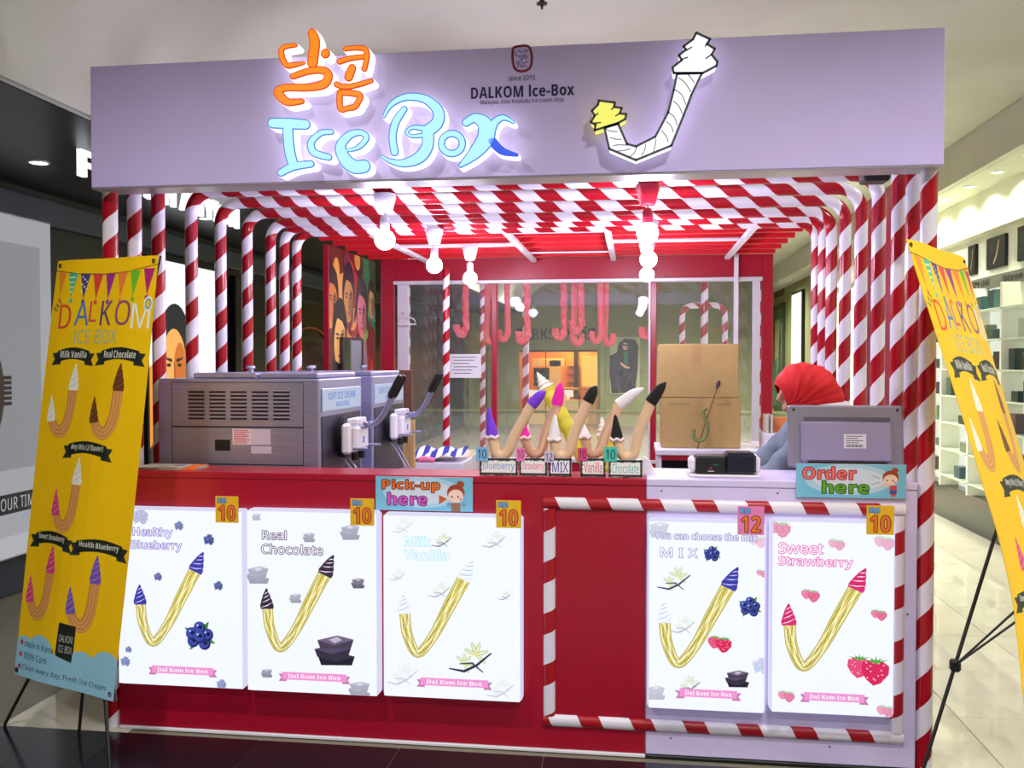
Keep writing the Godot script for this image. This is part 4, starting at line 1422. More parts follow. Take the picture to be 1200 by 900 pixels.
	for i in 7:
		part(sh, "shelf_board", bx(Vector3(3.56, 0.44 + i * 0.26, -8.2), Vector3(3.74, 0.455 + i * 0.26, -2.2), 0.002), mat("frosted_shelf", Color8(214, 226, 204), 0.15))
	area(Vector3(3.5, 1.3, -5.2), Vector3(-1, 0, 0), 5.8, 1.8, Color8(244, 250, 230), 0.35)
	var tones := [Color8(70, 92, 78), Color8(46, 62, 56), Color8(120, 134, 104), Color8(170, 186, 160), Color8(92, 70, 76), Color8(56, 84, 84)]
	var words := ["grey-green", "dark green", "olive", "pale green", "brownish", "teal"]
	for row in 7:
		var z := -8.05
		var nth := 0
		while z < -3.9:
			z += 0.2 + rng.randf() * 0.3
			var w := 0.07 + rng.randf() * 0.13
			var h := 0.07 + rng.randf() * 0.12
			var k := rng.randi() % 6
			if fposmod(z + 8.2, 0.75) < w * 0.5 + 0.03 or fposmod(z + 8.2, 0.75) > 0.72 - w * 0.5:
				continue
			var b := MB.new()
			b.span(Vector3(3.6, 0.455 + row * 0.26, z - w * 0.5), Vector3(3.69, 0.455 + row * 0.26 + h, z + w * 0.5), 0.004)
			single("product_box", b, mat("product_%d" % k, tones[k], 0.3), "small %s product box, %s from the left on the %s right shop shelf" % [words[k], NTH[nth], ["lowest", "second lowest", "third lowest", "middle", "third highest", "second highest", "highest"][row]], "product box", "products on the right shop shelves")
			nth += 1
	# further right shop front: posters on sage wall, seen between kiosk back and poles
	var lp := thing("poster_light_box", "tall white lit panel on the sage wall right of the kiosk window", "light box", Vector3(3.76, 0.6, -15.0))
	part(lp, "frame", bx(Vector3(3.70, 0.55, -15.6), Vector3(3.76, 2.96, -14.45), 0.006), m_black)
	part(lp, "lit_panel_light", bx(Vector3(3.69, 0.6, -15.55), Vector3(3.70, 2.91, -14.5)), glow("panel_white_glow", Color8(244, 248, 240), 1.0))
	var mp := thing("framed_poster", "narrow dark green framed poster on the sage wall", "poster", Vector3(3.76, 0.6, -17.3))
	part(mp, "frame", bx(Vector3(3.70, 0.5, -18.1), Vector3(3.76, 2.85, -16.75), 0.006), mat("frame_green", Color8(56, 66, 50), 0.4))
	var gc := Cv.new(30, 60, 240, Color8(60, 90, 60))
	gc.poly(PackedVector2Array([Vector2(6, 8), Vector2(24, 6), Vector2(20, 34), Vector2(8, 56)]), Color8(210, 180, 140))
	gc.poly(PackedVector2Array([Vector2(2, 34), Vector2(16, 30), Vector2(14, 60), Vector2(0, 60)]), Color8(30, 130, 100))
	gc.disc(Vector2(20, 12), 6, 5, Color8(150, 190, 120))
	part(mp, "print", bx(Vector3(3.69, 0.6, -18.0), Vector3(3.70, 2.75, -16.85)), printed("green_poster", gc.done(), 0.3))
	var us := thing("wall_lettering", "small dark red letters high on the sage wall", "sign", Vector3(3.76, 3.0, -17.8))
	text_mesh(us, "lettering", "USS", sans_bold, 0.22, Vector3(3.76, 3.03, -18.2), mat("wine", Color8(96, 40, 46), 0.5), -PI * 0.5, 1.3, 0.02)
	# crimson standing panel outside the right poles
	var cp := thing("standing_panel", "tall crimson panel standing outside the right striped poles", "panel", Vector3(1.95, 0, -1.9))
	part(cp, "board", bx(Vector3(1.93, 0.02, -2.3), Vector3(1.97, 2.52, -1.58), 0.004), mat("crimson_board", Color8(150, 18, 60), 0.3))
	part(cp, "foot", bx(Vector3(1.84, 0, -2.25), Vector3(2.06, 0.02, -1.63), 0.004), m_black)
	text_mesh(cp, "gold_letter", "O", serif, 0.22, Vector3(1.93, 2.18, -1.98), mat("gold_ink", Color8(190, 140, 80), 0.4), -PI * 0.5, 0.2)
	# sprinkler
	var sp := thing("ceiling_sprinkler", "small dark sprinkler head on the mall ceiling above the header", "sprinkler", py(635, 1, 3.5))
	var s0 := py(635, 1, 3.5)
	part(sp, "stem", tb([Vector3(s0.x, 3.53, s0.z), Vector3(s0.x, 3.49, s0.z)], 0.014, 10), m_black)
	var smb := MB.new()
	smb.lathe([Vector2(0, 3.49), Vector2(0.03, 3.488), Vector2(0.03, 3.482), Vector2(0.008, 3.478), Vector2(0.006, 3.455), Vector2(0, 3.454)], 12, Transform3D(Basis.IDENTITY, Vector3(s0.x, 0, s0.z)))
	part(sp, "deflector", smb, m_black)
func flip_x(t: ImageTexture) -> ImageTexture:
	var im := t.get_image()
	im.flip_x()
	return ImageTexture.create_from_image(im)

# ---------------------------------------------------------------- kiosk shell
func kiosk_shell() -> void:
	var zs := [0.0, -0.19, -0.396]
	var za := [-0.719, -1.047, -1.388, -1.729, -1.951, -2.165]
	var nth := ["front", "second", "third"]
	for i in 3:
		striped_pole(Vector3(-HALF, 0, zs[i]), 2.271 if i == 0 else 2.36, PIPE, Vector3(-0.4, 0, -1), "%s straight red and white striped pole at the left front, counted from the front" % nth[i], "straight striped poles", 0.15 + 0.3 * i)
		striped_pole(Vector3(HALF, 0, zs[i]), 2.271 if i == 0 else 2.36, PIPE, Vector3(0.6, 0, -1), "%s straight red and white striped pole at the right front, counted from the front" % nth[i], "straight striped poles", 0.35 + 0.27 * i)
	var ord := ["first", "second", "third", "fourth", "fifth", "last"]
	for i in 6:
		striped_arch(za[i], "%s red and white striped arch spanning the kiosk, counted from the header" % ord[i], 0.1 + 0.17 * i)
	# straight runs that tie the poles under the header
	var tie := MB.new()
	tie.span(Vector3(-1.66, 2.36, -0.43), Vector3(-1.64, 2.376, -0.03))
	# slatted canopy
	var cn := thing("slatted_canopy", "red slatted canopy over the back half of the kiosk", "canopy", Vector3(0, 2.4, -3.1))
	var m_slat := mat("slat_red", Color8(206, 22, 40), 0.3)
	for i in 6:
		var z := -2.34 - i * 0.3
		part(cn, "slat", bx(Vector3(-1.66, 2.415, z - 0.02), Vector3(1.65, 2.52, z + 0.02), 0.004), m_slat)
	for x in [-1.172, -0.28, 0.378, 1.293]:
		part(cn, "support_rail", bx(Vector3(x - 0.022, 2.385, -3.97), Vector3(x + 0.022, 2.414, -2.2), 0.004), m_white)
	for s in [[-1.14, -0.3, -2.91], [-0.26, 0.36, -2.376], [-0.26, 0.36, -3.475], [0.4, 1.26, -2.823]]:
		part(cn, "conduit", tb([Vector3(s[0], 2.405, s[2]), Vector3(s[1], 2.405, s[2])], 0.007, 8), m_white)
	for s in [[-1.172, -0.28, -2.784], [0.378, 1.293, -2.695]]:
		part(cn, "lamp_batten", bx(Vector3(s[0], 2.3715, s[2] - 0.02), Vector3(s[1], 2.386, s[2] + 0.02), 0.002), m_white)
	# pendants
	var names := ["front left bare globe bulb pendant, lowest in its row", "middle left bare globe bulb pendant", "rear left bare globe bulb pendant, nearest the window", "front right bare globe bulb pendant with a red light cast painted on its socket", "middle right bare globe bulb pendant", "rear right bare globe bulb pendant, nearest the window"]
	var red_cast := mat("red_cast_paint", Color8(190, 24, 52), 0.35)  # red light cast on a white rose and socket, put into the colour
	var at := [Vector3(-0.655, 2.15, -0.726), Vector3(-0.67, 2.15, -1.912), Vector3(-0.604, 2.15, -2.784), Vector3(0.612, 2.15, -0.658), Vector3(0.632, 2.15, -1.757), Vector3(0.634, 2.15, -2.695)]
	for i in 6:
		pendant(at[i], names[i], red_cast if i == 3 else m_white)
	# header fascia
	var hd := thing("header_fascia", "long lavender header box across the top of the kiosk front", "fascia", Vector3(0, 2.271, 0.03))
	var m_lav := grain(mat("lavender_panel", Color8(206, 190, 248), 0.45), 0.01, 0.97, 1.0, Vector3(0.5, 0.5, 0.5), 31)
	part(hd, "front_panel", bx(Vector3(-1.676, 2.274, 0.076), Vector3(1.673, 2.772, 0.094), 0.003), m_lav)
	part(hd, "box_frame", bx(Vector3(-1.67, 2.28, -0.04), Vector3(1.667, 2.768, 0.076), 0.004), m_lav)
	part(hd, "bottom_trim", bx(Vector3(-1.676, 2.268, -0.04), Vector3(1.673, 2.275, 0.09), 0.002), mat("alu_trim", Color8(186, 182, 190), 0.35, 0.6))
	var navy := mat("navy_ink", Color8(22, 18, 72), 0.5)
	var a := pz(552, 116, 0.094); var b := pz(673, 110, 0.094)
	var c := pz(673, 95, 0.094)
	text_mesh(hd, "main_lettering", "DALKOM lce-Box", sans_bold, 0.046, Vector3(a.x, a.y, 0.094), navy, 0.0, b.x - a.x)
	a = pz(596, 95, 0.094); b = pz(627, 93, 0.094)
	text_mesh(hd, "small_lettering", "since 2015", sans, 0.02, Vector3(a.x, a.y, 0.094), navy, 0.0, b.x - a.x, 0.001)
	a = pz(563, 124, 0.094); b = pz(661, 118, 0.094)
	text_mesh(hd, "small_lettering", "Malaysia. Kota Kinabalu Ice cream shop", sans, 0.022, Vector3(a.x, a.y, 0.094), navy, 0.0, b.x - a.x, 0.001)
	var em := MB.new()
	var ring := []
	for s in [[485, 190], [495, 130], [560, 112], [630, 115], [660, 170], [665, 260], [640, 325], [570, 350], [510, 325], [488, 250], [485, 190]]:
		var p := pz(540 + s[0] / 8.0, 40 + s[1] / 8.0, 0.094)
		ring.append(Vector3(p.x, p.y, 0.0095))
	em.ribbon(smooth(ring, 4), 0.094, 0.0955)
	part(hd, "emblem_ring", em, mat("wine_ink", Color8(130, 20, 60), 0.5))
	em = MB.new()
	for s in [[[520, 165], [505, 175], [512, 200], [535, 198]], [[545, 150], [560, 170], [590, 160], [615, 145], [622, 165], [600, 175]], [[540, 220], [560, 200], [565, 240]], [[575, 190], [590, 210], [570, 240]], [[600, 195], [625, 215], [605, 235], [600, 200]], [[525, 260], [540, 250], [552, 268], [530, 282], [522, 262]], [[565, 255], [580, 275], [560, 300]], [[545, 285], [530, 312]], [[560, 310], [590, 300]], [[625, 260], [600, 270], [600, 300], [625, 305]]]:
		var pl := []
		for e in s:
			var p := pz(540 + e[0] / 8.0, 40 + e[1] / 8.0, 0.094)
			pl.append(Vector3(p.x, p.y, 0.003))
		em.ribbon(smooth(pl, 3), 0.094, 0.0952)
	part(hd, "emblem_strokes", em, mat("violet_ink", Color8(96, 60, 130), 0.5))
	# small black floodlight under the header
	var fl := thing("floodlight", "small black floodlight tucked under the header at the right", "floodlight", Vector3(1.485, 2.27, -0.15))
	part(fl, "housing", bx(Vector3(1.44, 2.26, -0.2), Vector3(1.54, 2.33, -0.1), 0.008), m_black)
	part(fl, "bracket", bx(Vector3(1.48, 2.325, -0.16), Vector3(1.5, 2.38, -0.036), 0.002), m_black)
	# back wall of the kiosk with sliding windows
	var bw := thing("kiosk_back_wall", "red framed glass back wall of the kiosk", "window wall", Vector3(0, 0, -4.0))
	var zb := -4.03
	part(bw, "left_jamb", bx(Vector3(-1.60, 0, zb - 0.03), Vector3(-1.485, 2.43, zb + 0.03), 0.004), m_red)
	part(bw, "right_jamb", bx(Vector3(1.575, 0, zb - 0.03), Vector3(1.66, 2.43, zb + 0.03), 0.004), m_red)
	part(bw, "lintel", bx(Vector3(-1.485, 2.245, zb - 0.03), Vector3(1.575, 2.43, zb + 0.03), 0.004), m_red)
	part(bw, "low_panel", bx(Vector3(-1.485, 0, zb - 0.03), Vector3(1.575, 0.72, zb + 0.03), 0.004), m_red)
	var alu := mat("alu_frame_white", Color8(216, 214, 226), 0.35, 0.2)
	part(bw, "head_track", bx(Vector3(-1.485, 2.215, zb - 0.02), Vector3(1.575, 2.245, zb + 0.05), 0.004), alu)
	part(bw, "sill_track", bx(Vector3(-1.485, 0.72, zb - 0.02), Vector3(1.575, 0.75, zb + 0.05), 0.004), alu)
	for m in [[-0.64, -0.595], [0.682, 0.73]]:
		part(bw, "mullion", bx(Vector3(m[0], 0.75, zb - 0.025), Vector3(m[1], 2.215, zb + 0.045), 0.004), m_red)
	part(bw, "mullion_trim", bx(Vector3(0.666, 0.75, zb - 0.02), Vector3(0.682, 2.215, zb + 0.04), 0.003), alu)
	part(bw, "side_stile", bx(Vector3(-1.455, 0.75, zb - 0.015), Vector3(-1.36, 2.215, zb + 0.03), 0.003), alu)
	part(bw, "side_stile", bx(Vector3(1.5, 0.75, zb - 0.015), Vector3(1.56, 2.215, zb + 0.03), 0.003), alu)
	for w in [[-1.36, -0.64], [-0.595, 0.666], [0.73, 1.5]]:
		part(bw, "pane", bx(Vector3(w[0], 0.75, zb - 0.004), Vector3(w[1], 2.215, zb + 0.004)), m_glass)
	part(bw, "conduit_post", bx(Vector3(1.345, 0.9, zb + 0.06), Vector3(1.38, 2.43, zb + 0.09), 0.003), m_white)
	# left rear wall with the collage, and a mirror
	var lw := thing("collage_panel", "kiosk side panel printed with a red and green collage of faces", "panel", Vector3(-1.65, 0, -3.4))
	part(lw, "board", bx(Vector3(-1.69, 0, -4.0), Vector3(-1.65, 2.41, -2.8), 0.003), m_red)
	var q := MB.new()
	q.q(Vector3(-1.647, 2.405, -2.805), Vector3(-1.647, 2.405, -3.995), Vector3(-1.647, 1.3, -3.995), Vector3(-1.647, 1.3, -2.805), Vector3(1, 0, 0))
	part(lw, "print", q, printed("collage", collage_print(), 0.4))
	var mr := thing("wall_mirror", "small dark framed mirror leaning on the collage panel", "mirror", Vector3(-1.64, 1.3, -3.3))
	part(mr, "frame", bx(Vector3(-1.645, 1.3, -3.55), Vector3(-1.615, 1.745, -3.03), 0.004), mat("dark_frame", Color8(40, 26, 26), 0.4))
	part(mr, "mirror_glass", bx(Vector3(-1.616, 1.32, -3.5), Vector3(-1.612, 1.725, -3.06)), mat("mirror", Color8(150, 156, 150), 0.05, 1.0))

# ---------------------------------------------------------------- header sign
func header_sign() -> void:
	var zb := 0.096
	var zf := 0.165
	var orange := glow("orange_glow", Color8(255, 134, 4), 1.05)
	var orange_rim := glow("orange_rim_glow", Color8(232, 64, 10), 0.8)
	var blue := glow("blue_glow", Color8(164, 220, 252), 1.2)
	var blue_rim := glow("blue_rim_glow", Color8(74, 140, 224), 0.85)
	var deep := glow("deep_blue_glow", Color8(60, 96, 236), 0.9)
	var k := Vector2(300, 20)
	var t := thing("korean_sign", "lit orange Korean channel letters on the lavender header", "sign", Vector3(-0.75, 2.6, zb))
	channel_letter(t, "first_syllable", letter_strokes([
		[[320, 228, 30], [225, 245, 38], [205, 300, 44], [245, 388, 44], [320, 385, 38], [388, 372, 24]],
		[[455, 130, 62], [476, 200, 74], [465, 310, 76], [458, 370, 76]],
		[[563, 295, 66]],
		[[300, 480, 46], [420, 440, 50], [530, 430, 54], [585, 465, 62], [555, 540, 66], [430, 570, 56], [250, 572, 54], [178, 598, 60], [200, 645, 66], [260, 690, 56], [372, 684, 40]],
	], k, 6.925, zf), zb, zf, orange, orange_rim)
	channel_letter(t, "second_syllable", letter_strokes([
		[[725, 258, 36], [800, 250, 36], [880, 258, 40], [900, 310, 42], [880, 420, 40]],
		[[678, 360, 44], [770, 334, 40], [880, 320, 36]],
		[[778, 415, 60], [765, 450, 62], [752, 486, 62]],
		[[652, 545, 42], [720, 566, 40], [840, 546, 40], [935, 516, 34]],
		[[680, 612, 44], [770, 616, 46], [845, 636, 46], [826, 690, 46], [800, 728, 44], [740, 740, 42], [690, 750, 42], [678, 690, 46], [680, 612, 44]],
	], k, 6.925, zf), zb, zf, orange, orange_rim)
	t = thing("blue_word_sign", "lit pale blue handwritten channel letters under the orange ones", "sign", Vector3(-0.5, 2.3, zb))
	k = Vector2(300, 100)
	channel_letter(t, "letter_i", letter_strokes([
		[[145, 332, 78], [290, 336, 84], [435, 345, 78]],
		[[278, 345, 84], [285, 480, 84], [300, 600, 84], [330, 700, 80]],
		[[220, 768, 60], [330, 712, 68], [485, 692, 54]],
	], k, 7.5, zf), zb, zf, blue, blue_rim)
	channel_letter(t, "letter_c", letter_strokes([[[662, 410, 44], [570, 420, 50], [486, 500, 60], [510, 590, 62], [640, 632, 54]]], k, 7.5, zf), zb, zf, blue, blue_rim)
	channel_letter(t, "letter_e", letter_strokes([[[800, 572, 26], [900, 545, 42], [970, 462, 52], [920, 415, 50], [820, 440, 66], [742, 540, 84], [790, 660, 100], [870, 716, 104], [950, 712, 100]]], k, 7.5, zf), zb, zf, blue, blue_rim)
	k = Vector2(430, 90)
	channel_letter(t, "letter_b", letter_strokes([
		[[125, 295, 22], [180, 205, 38], [290, 150, 48], [430, 165, 56], [525, 250, 72], [520, 340, 80], [450, 400, 80]],
		[[440, 385, 44], [340, 375, 30], [296, 410, 26], [330, 438, 28], [430, 432, 36]],
		[[450, 400, 80], [448, 510, 78], [390, 595, 78], [280, 638, 56], [180, 626, 36], [112, 590, 22]],
		[[275, 240, 44], [215, 330, 54], [190, 440, 52], [205, 556, 54]],
	], k, 6.316, zf), zb, zf, blue, blue_rim)
	var oo := []
	for i in 13:
		var a := TAU * i / 12.0
		oo.append([629 + cos(a) * 78, 494 + sin(a) * 74, 46])
	channel_letter(t, "letter_o", letter_strokes([oo], k, 6.316, zf), zb, zf, blue, blue_rim)
	channel_letter(t, "letter_x", letter_strokes([
		[[735, 338, 54], [800, 306, 62], [872, 350, 96], [880, 450, 110], [800, 560, 84], [695, 655, 34]],
		[[1085, 335, 22], [1010, 302, 40], [945, 340, 54], [905, 430, 70]],
	], k, 6.316, zf), zb, zf, blue, blue_rim)
	channel_letter(t, "letter_x_tail", letter_strokes([[[925, 476, 56], [1000, 548, 48], [1110, 578, 22]]], k, 6.316, zf), zb, zf, deep, deep)
	# lit cone sign
	t = thing("cone_sign", "lit sign of a white twisted J-shaped cone with white and yellow cream tips", "sign", Vector3(0.75, 2.3, zb))
	k = Vector2(680, 30)
	var P := func(d: Array, z: float) -> PackedVector2Array:
		var o := PackedVector2Array()
		for e in d:
			var w := pz(680 + e[0] / 5.294, 30 + e[1] / 5.294, z)
			o.append(Vector2(w.x, w.y))
		return o
	var top := [[720, 45], [805, 85], [785, 115], [835, 145], [815, 180], [850, 225], [845, 250], [760, 295], [580, 295], [572, 260], [630, 215], [612, 185], [655, 150], [640, 130], [700, 85]]
	var low := [[115, 465], [215, 478], [210, 505], [258, 512], [245, 545], [285, 550], [280, 580], [235, 605], [90, 650], [95, 615], [65, 600], [90, 560], [72, 530], [110, 490]]
	var bodyp := [[600, 300], [755, 295], [690, 430], [640, 560], [565, 745], [345, 835], [180, 765], [150, 635], [235, 610], [290, 735], [345, 750], [465, 690], [545, 540], [580, 400]]
	var whiteg := glow("cone_white_glow", Color8(252, 250, 255), 1.05)
	var greyl := mat("sign_outline", Color8(78, 78, 90), 0.5)
	var greym := mat("sign_line", Color8(128, 128, 140), 0.5)
	for e in [[bodyp, "cone_light", whiteg], [top, "white_cream_light", whiteg], [low, "yellow_cream_light", glow("cream_yellow_glow", Color8(244, 240, 110), 0.95)]]:
		var mb := MB.new()
		mb.extrude(P.call(e[0], zf), zb, zf)
		var o := part(t, e[1], mb, e[2])
		mb = MB.new()
		var ring := []
		for p in P.call(e[0], zf):
			ring.append(Vector3(p.x, p.y, 0.0085))
		ring.append(ring[0])
		for i in ring.size() - 1:
			mb.ribbon([ring[i], ring[i + 1]], zf, zf + 0.003)
		part(o, "outline", mb, greyl)
	var lines := [[[610, 325], [650, 355], [685, 410]], [[590, 400], [630, 430], [655, 490]], [[580, 470], [612, 500], [632, 545]], [[550, 540], [585, 570], [600, 620]], [[535, 595], [565, 625], [575, 660]], [[505, 650], [535, 690], [545, 720]], [[470, 705], [465, 740], [455, 780]], [[405, 735], [400, 770], [380, 805]], [[350, 755], [335, 790], [305, 815]], [[160, 640], [185, 655], [230, 658]], [[185, 695], [220, 705], [255, 705]], [[205, 745], [240, 740], [290, 742]], [[670, 305], [690, 330], [705, 352]], [[230, 778], [270, 775], [310, 765]]]
	var lm := MB.new()
	for l in lines:
		var pl := []
		for p in P.call(l, zf):
			pl.append(Vector3(p.x, p.y, 0.0035))
		lm.ribbon(smooth(pl, 4), zf, zf + 0.002)
	part(t, "twist_lines", lm, greym)
	lm = MB.new()
	for l in [[[660, 148], [640, 165], [690, 135]], [[612, 190], [630, 210], [665, 198]], [[800, 105], [780, 120], [775, 130]], [[825, 170], [800, 190], [780, 205]], [[210, 505], [195, 520]], [[245, 545], [220, 560]], [[90, 605], [125, 602]], [[90, 560], [110, 545]]]:
		var pl := []
		for p in P.call(l, zf):
			pl.append(Vector3(p.x, p.y, 0.005))
		lm.ribbon(pl, zf, zf + 0.0025)
	part(t, "cream_lines", lm, greyl)
	area(Vector3(-0.62, 2.52, zf + 0.04), Vector3(0, 0, 1), 0.95, 0.45, Color8(255, 246, 240), 0.05)
	area(Vector3(0.75, 2.5, zf + 0.04), Vector3(0, 0, 1), 0.4, 0.4, Color8(250, 252, 255), 0.03)

# ---------------------------------------------------------------- counter front
func counter_front() -> void:
	var rc := thing("red_counter", "glossy red counter front with a shallow ledge on the left", "counter", Vector3(-0.5, 0, -0.05))
	part(rc, "front_panel", bx(Vector3(-1.612, 0.012, -0.06), Vector3(0.6, 1.07, 0.03), 0.003), m_red)
	part(rc, "ledge", bx(Vector3(-1.612, 1.07, -0.19), Vector3(0.6, 1.096, 0.034), 0.003), m_red)
	part(rc, "base_strip", bx(Vector3(-1.612, 0, -0.05), Vector3(0.6, 0.012, 0.04), 0.002), m_white)
	part(rc, "end_panel", bx(Vector3(-1.612, 0.012, -0.19), Vector3(-1.58, 1.07, -0.06), 0.002), m_red)
	var wc := thing("white_counter", "lavender-white counter unit at the right where orders are taken", "counter", Vector3(1.1, 0, -0.1))
	var m_lw := mat("lavender_white", Color8(212, 200, 244), 0.4)
	part(wc, "front_panel", bx(Vector3(0.602, 0.012, -0.06), Vector3(1.612, 1.07, 0.03), 0.003), m_lw)
	part(wc, "counter_top", bx(Vector3(0.602, 1.07, -0.34), Vector3(1.612, 1.098, 0.034), 0.003), m_lw)
	part(wc, "base_strip", bx(Vector3(0.602, 0, -0.05), Vector3(1.612, 0.012, 0.04), 0.002), m_black)
	for p in [[0.66, 1.05], [1.1, 1.05], [1.58, 0.6], [0.7, 0.08], [1.3, 0.08], [0.95, 0.98]]:
		var s := MB.new()
		s.lathe([Vector2(0, 0.0015), Vector2(0.004, 0.001), Vector2(0.0045, 0)], 8, Transform3D(Basis(Vector3(1, 0, 0), PI / 2), Vector3(p[0], p[1], 0.03)))
		part(wc, "screw", s, mat("screw_grey", Color8(110, 104, 120), 0.4, 0.7))
	# candy striped border
	var fr := thing("striped_border", "red and white striped border framing the order side of the counter", "border", Vector3(0.88, 0.1, 0.03))
	var m_border := mat("border_stripe", Color.WHITE, 0.3)
	m_border.albedo_texture = stripe_tex(106)
	var flat_pipe := func(a: Vector3, b: Vector3, shift: float) -> MB:
		var mb := MB.new()
		var d := (b - a).normalized()
		var side := d.cross(Vector3(0, 0, 1))
		var len := (b - a).length()
		var n := 10
		var prof := []
		for i in n + 1:
			var t := PI * i / n
			prof.append([side * cos(t) * 0.024 + Vector3(0, 0, 0.031 + sin(t) * 0.016), (side * cos(t) * 0.7 + Vector3(0, 0, sin(t))).normalized()])
		for i in n:
			var o0: Vector3 = prof[i][0]
			var o1: Vector3 = prof[i + 1][0]
			var u0 := shift + 0.16 * i / n
			var u1 := shift + 0.16 * (i + 1) / n
			mb.t(a + o0, b + o0, b + o1, prof[i][1], prof[i][1], prof[i + 1][1], Vector2(0, u0), Vector2(0, u0 + len / 0.205), Vector2(0, u1 + len / 0.205))
			mb.t(a + o0, b + o1, a + o1, prof[i][1], prof[i + 1][1], prof[i + 1][1], Vector2(0, u0), Vector2(0, u1 + len / 0.205), Vector2(0, u1))
		return mb
	var x0 := 0.222
	var x1 := 1.543
	var y0 := 0.128
	var y1 := 0.995
	part(fr, "top_rail", flat_pipe.call(Vector3(x0 - 0.024, y1, 0), Vector3(x1 + 0.024, y1, 0), 0.05), m_border)
	part(fr, "bottom_rail", flat_pipe.call(Vector3(x0 - 0.024, y0, 0), Vector3(x1 + 0.024, y0, 0), 0.2), m_border)
	part(fr, "left_rail", flat_pipe.call(Vector3(x0, y0 + 0.02, 0), Vector3(x0, y1 - 0.02, 0), 0.3), m_border)
	part(fr, "right_rail", flat_pipe.call(Vector3(x1, y0 + 0.02, 0), Vector3(x1, y1 - 0.02, 0), 0.6), m_border)
	# light boxes
	var blue := [Color8(58, 58, 168), Color8(190, 190, 250), Color8(36, 34, 120)]
	var choc := [Color8(58, 40, 66), Color8(226, 220, 236), Color8(30, 20, 40)]
	var van := [Color8(232, 238, 246), Color8(255, 255, 255), Color8(150, 176, 206)]
	var straw := [Color8(214, 40, 110), Color8(255, 214, 232), Color8(150, 20, 80)]
	light_box(-1.575, -1.022, 0.212, 0.95, cone_poster(300, [["Healthy", 38, 40, 24, 96], ["Blueberry", 34, 70, 24, 122]], Color8(122, 106, 206), [blue], "blueberry", Vector2(198, 284), 34, [[56, 14, 20, 0.7], [150, 34, 11, 0.35], [222, 64, 13, 0.15], [98, 152, 10, 0.25], [244, 168, 11, 0.2], [24, 322, 8, 0.4], [16, 350, 12, 0.45], [250, 392, 12, 0.5]], false, 8), "light box menu with the blueberry cone, leftmost")
	light_box(-1.012, -0.458, 0.21, 0.955, cone_poster(298, [["Real", 36, 42, 20, 56], ["Chocolate", 34, 72, 22, 142]], Color8(86, 70, 110), [choc], "chocolate", Vector2(202, 300), 44, [[22, 12, 10, 0.7], [144, 54, 14, 0.6], [238, 40, 22, 0.6], [24, 140, 26, 0.6], [256, 152, 15, 0.3], [112, 190, 14, 0.6], [44, 360, 13, 0.5], [258, 386, 24, 0.6]]), "light box menu with the chocolate cone, second from left")
	light_box(-0.44, 0.12, 0.214, 0.95, cone_poster(304, [["Milk", 48, 44, 22, 58], ["Vanilla", 46, 74, 22, 100]], Color8(176, 226, 236), [van], "vanilla", Vector2(194, 306), 46, [[40, 20, 24, 0.85], [130, 50, 22, 0.35], [246, 46, 26, 0.7], [30, 130, 18, 0.75], [124, 160, 24, 0.65], [270, 168, 14, 0.5], [40, 350, 34, 0.8], [260, 370, 30, 0.8]]), "light box menu with the pale vanilla cone, left of the striped border")
	light_box(0.606, 1.05, 0.218, 0.95, cone_poster(242, [["You can choose the mix", 12, 22, 15, 214], ["M I X", 24, 56, 19, 78]], Color8(150, 150, 206), [van, blue], "vanilla", Vector2(190, 320), 20, [[20, 16, 22, 0.8, "chocolate"], [228, 36, 20, 0.75, "strawberry"], [236, 104, 12, 0.5, "strawberry"], [70, 218, 26, 0.7], [82, 346, 26, 0.4], [14, 366, 20, 0.75, "chocolate"], [236, 300, 18, 0.8, "blueberry"]], true, -14), "light box menu with the mixed flavour cone, inside the striped border")
	light_box(1.066, 1.516, 0.226, 0.96, cone_poster(245, [["Sweet", 12, 44, 22, 90], ["Strawberry", 12, 72, 24, 150]], Color8(226, 90, 180), [straw], "strawberry", Vector2(196, 302), 44, [[12, 14, 26, 0.5], [130, 44, 18, 0.6], [226, 38, 22, 0.65], [78, 152, 20, 0.3], [216, 188, 17, 0.3], [30, 366, 18, 0.4], [232, 388, 20, 0.5]], false, -12), "light box menu with the strawberry cone, rightmost")
	var yel := Color8(236, 186, 30)
	for e in [[266, 597, "10", yel, "yellow ten price card on the blueberry light box"], [424.5, 600, "10", yel, "yellow ten price card on the chocolate light box"], [596, 602.5, "10", yel, "yellow ten price card on the vanilla light box"], [880, 610, "12", Color8(232, 130, 190), "pink twelve price card on the mixed flavour light box"], [1031.5, 609.5, "10", yel, "yellow ten price card on the strawberry light box"]]:
		var p := pz(e[0], e[1], 0.108)
		price_card(p.x, p.y, 0.108, e[2], e[3], e[4], 0.0)
	# counter signs
	for e in [[440, 558, 554, 600, true, "blue sign with orange and purple pick-up wording and a cartoon girl"], [933, 543, 1062, 585, false, "blue sign with pink and green order wording on the counter edge"]]:
		var a := pz(e[0], e[1], 0.041)
		var b := pz(e[2], e[3], 0.041)
		var mb := MB.new()
		mb.box(Vector3((a.x + b.x) * 0.5, (a.y + b.y) * 0.5 , 0.038), Vector3(b.x - a.x, a.y - b.y, 0.006), 0.001)
		single("counter_sign", mb, printed("sign_%s" % e[4], order_print(e[4]), 0.4), e[5], "sign")
	# things on the ledge
	var np := thing("folded_newspaper", "folded colour leaflets lying on the red ledge at the left", "newspaper", Vector3(-1.42, 1.096, -0.05))
	var c := Cv.new(60, 20, 160, Color8(206, 206, 210))
	for i in 12:
		c.rect(2 + (i % 4) * 14, 2 + int(i / 4.0) * 6, 11, 3.5, [Color8(90, 100, 120), Color8(210, 170, 80), Color8(160, 170, 180)][i % 3])
	c.rect(48, 0, 12, 20, Color8(230, 110, 40))
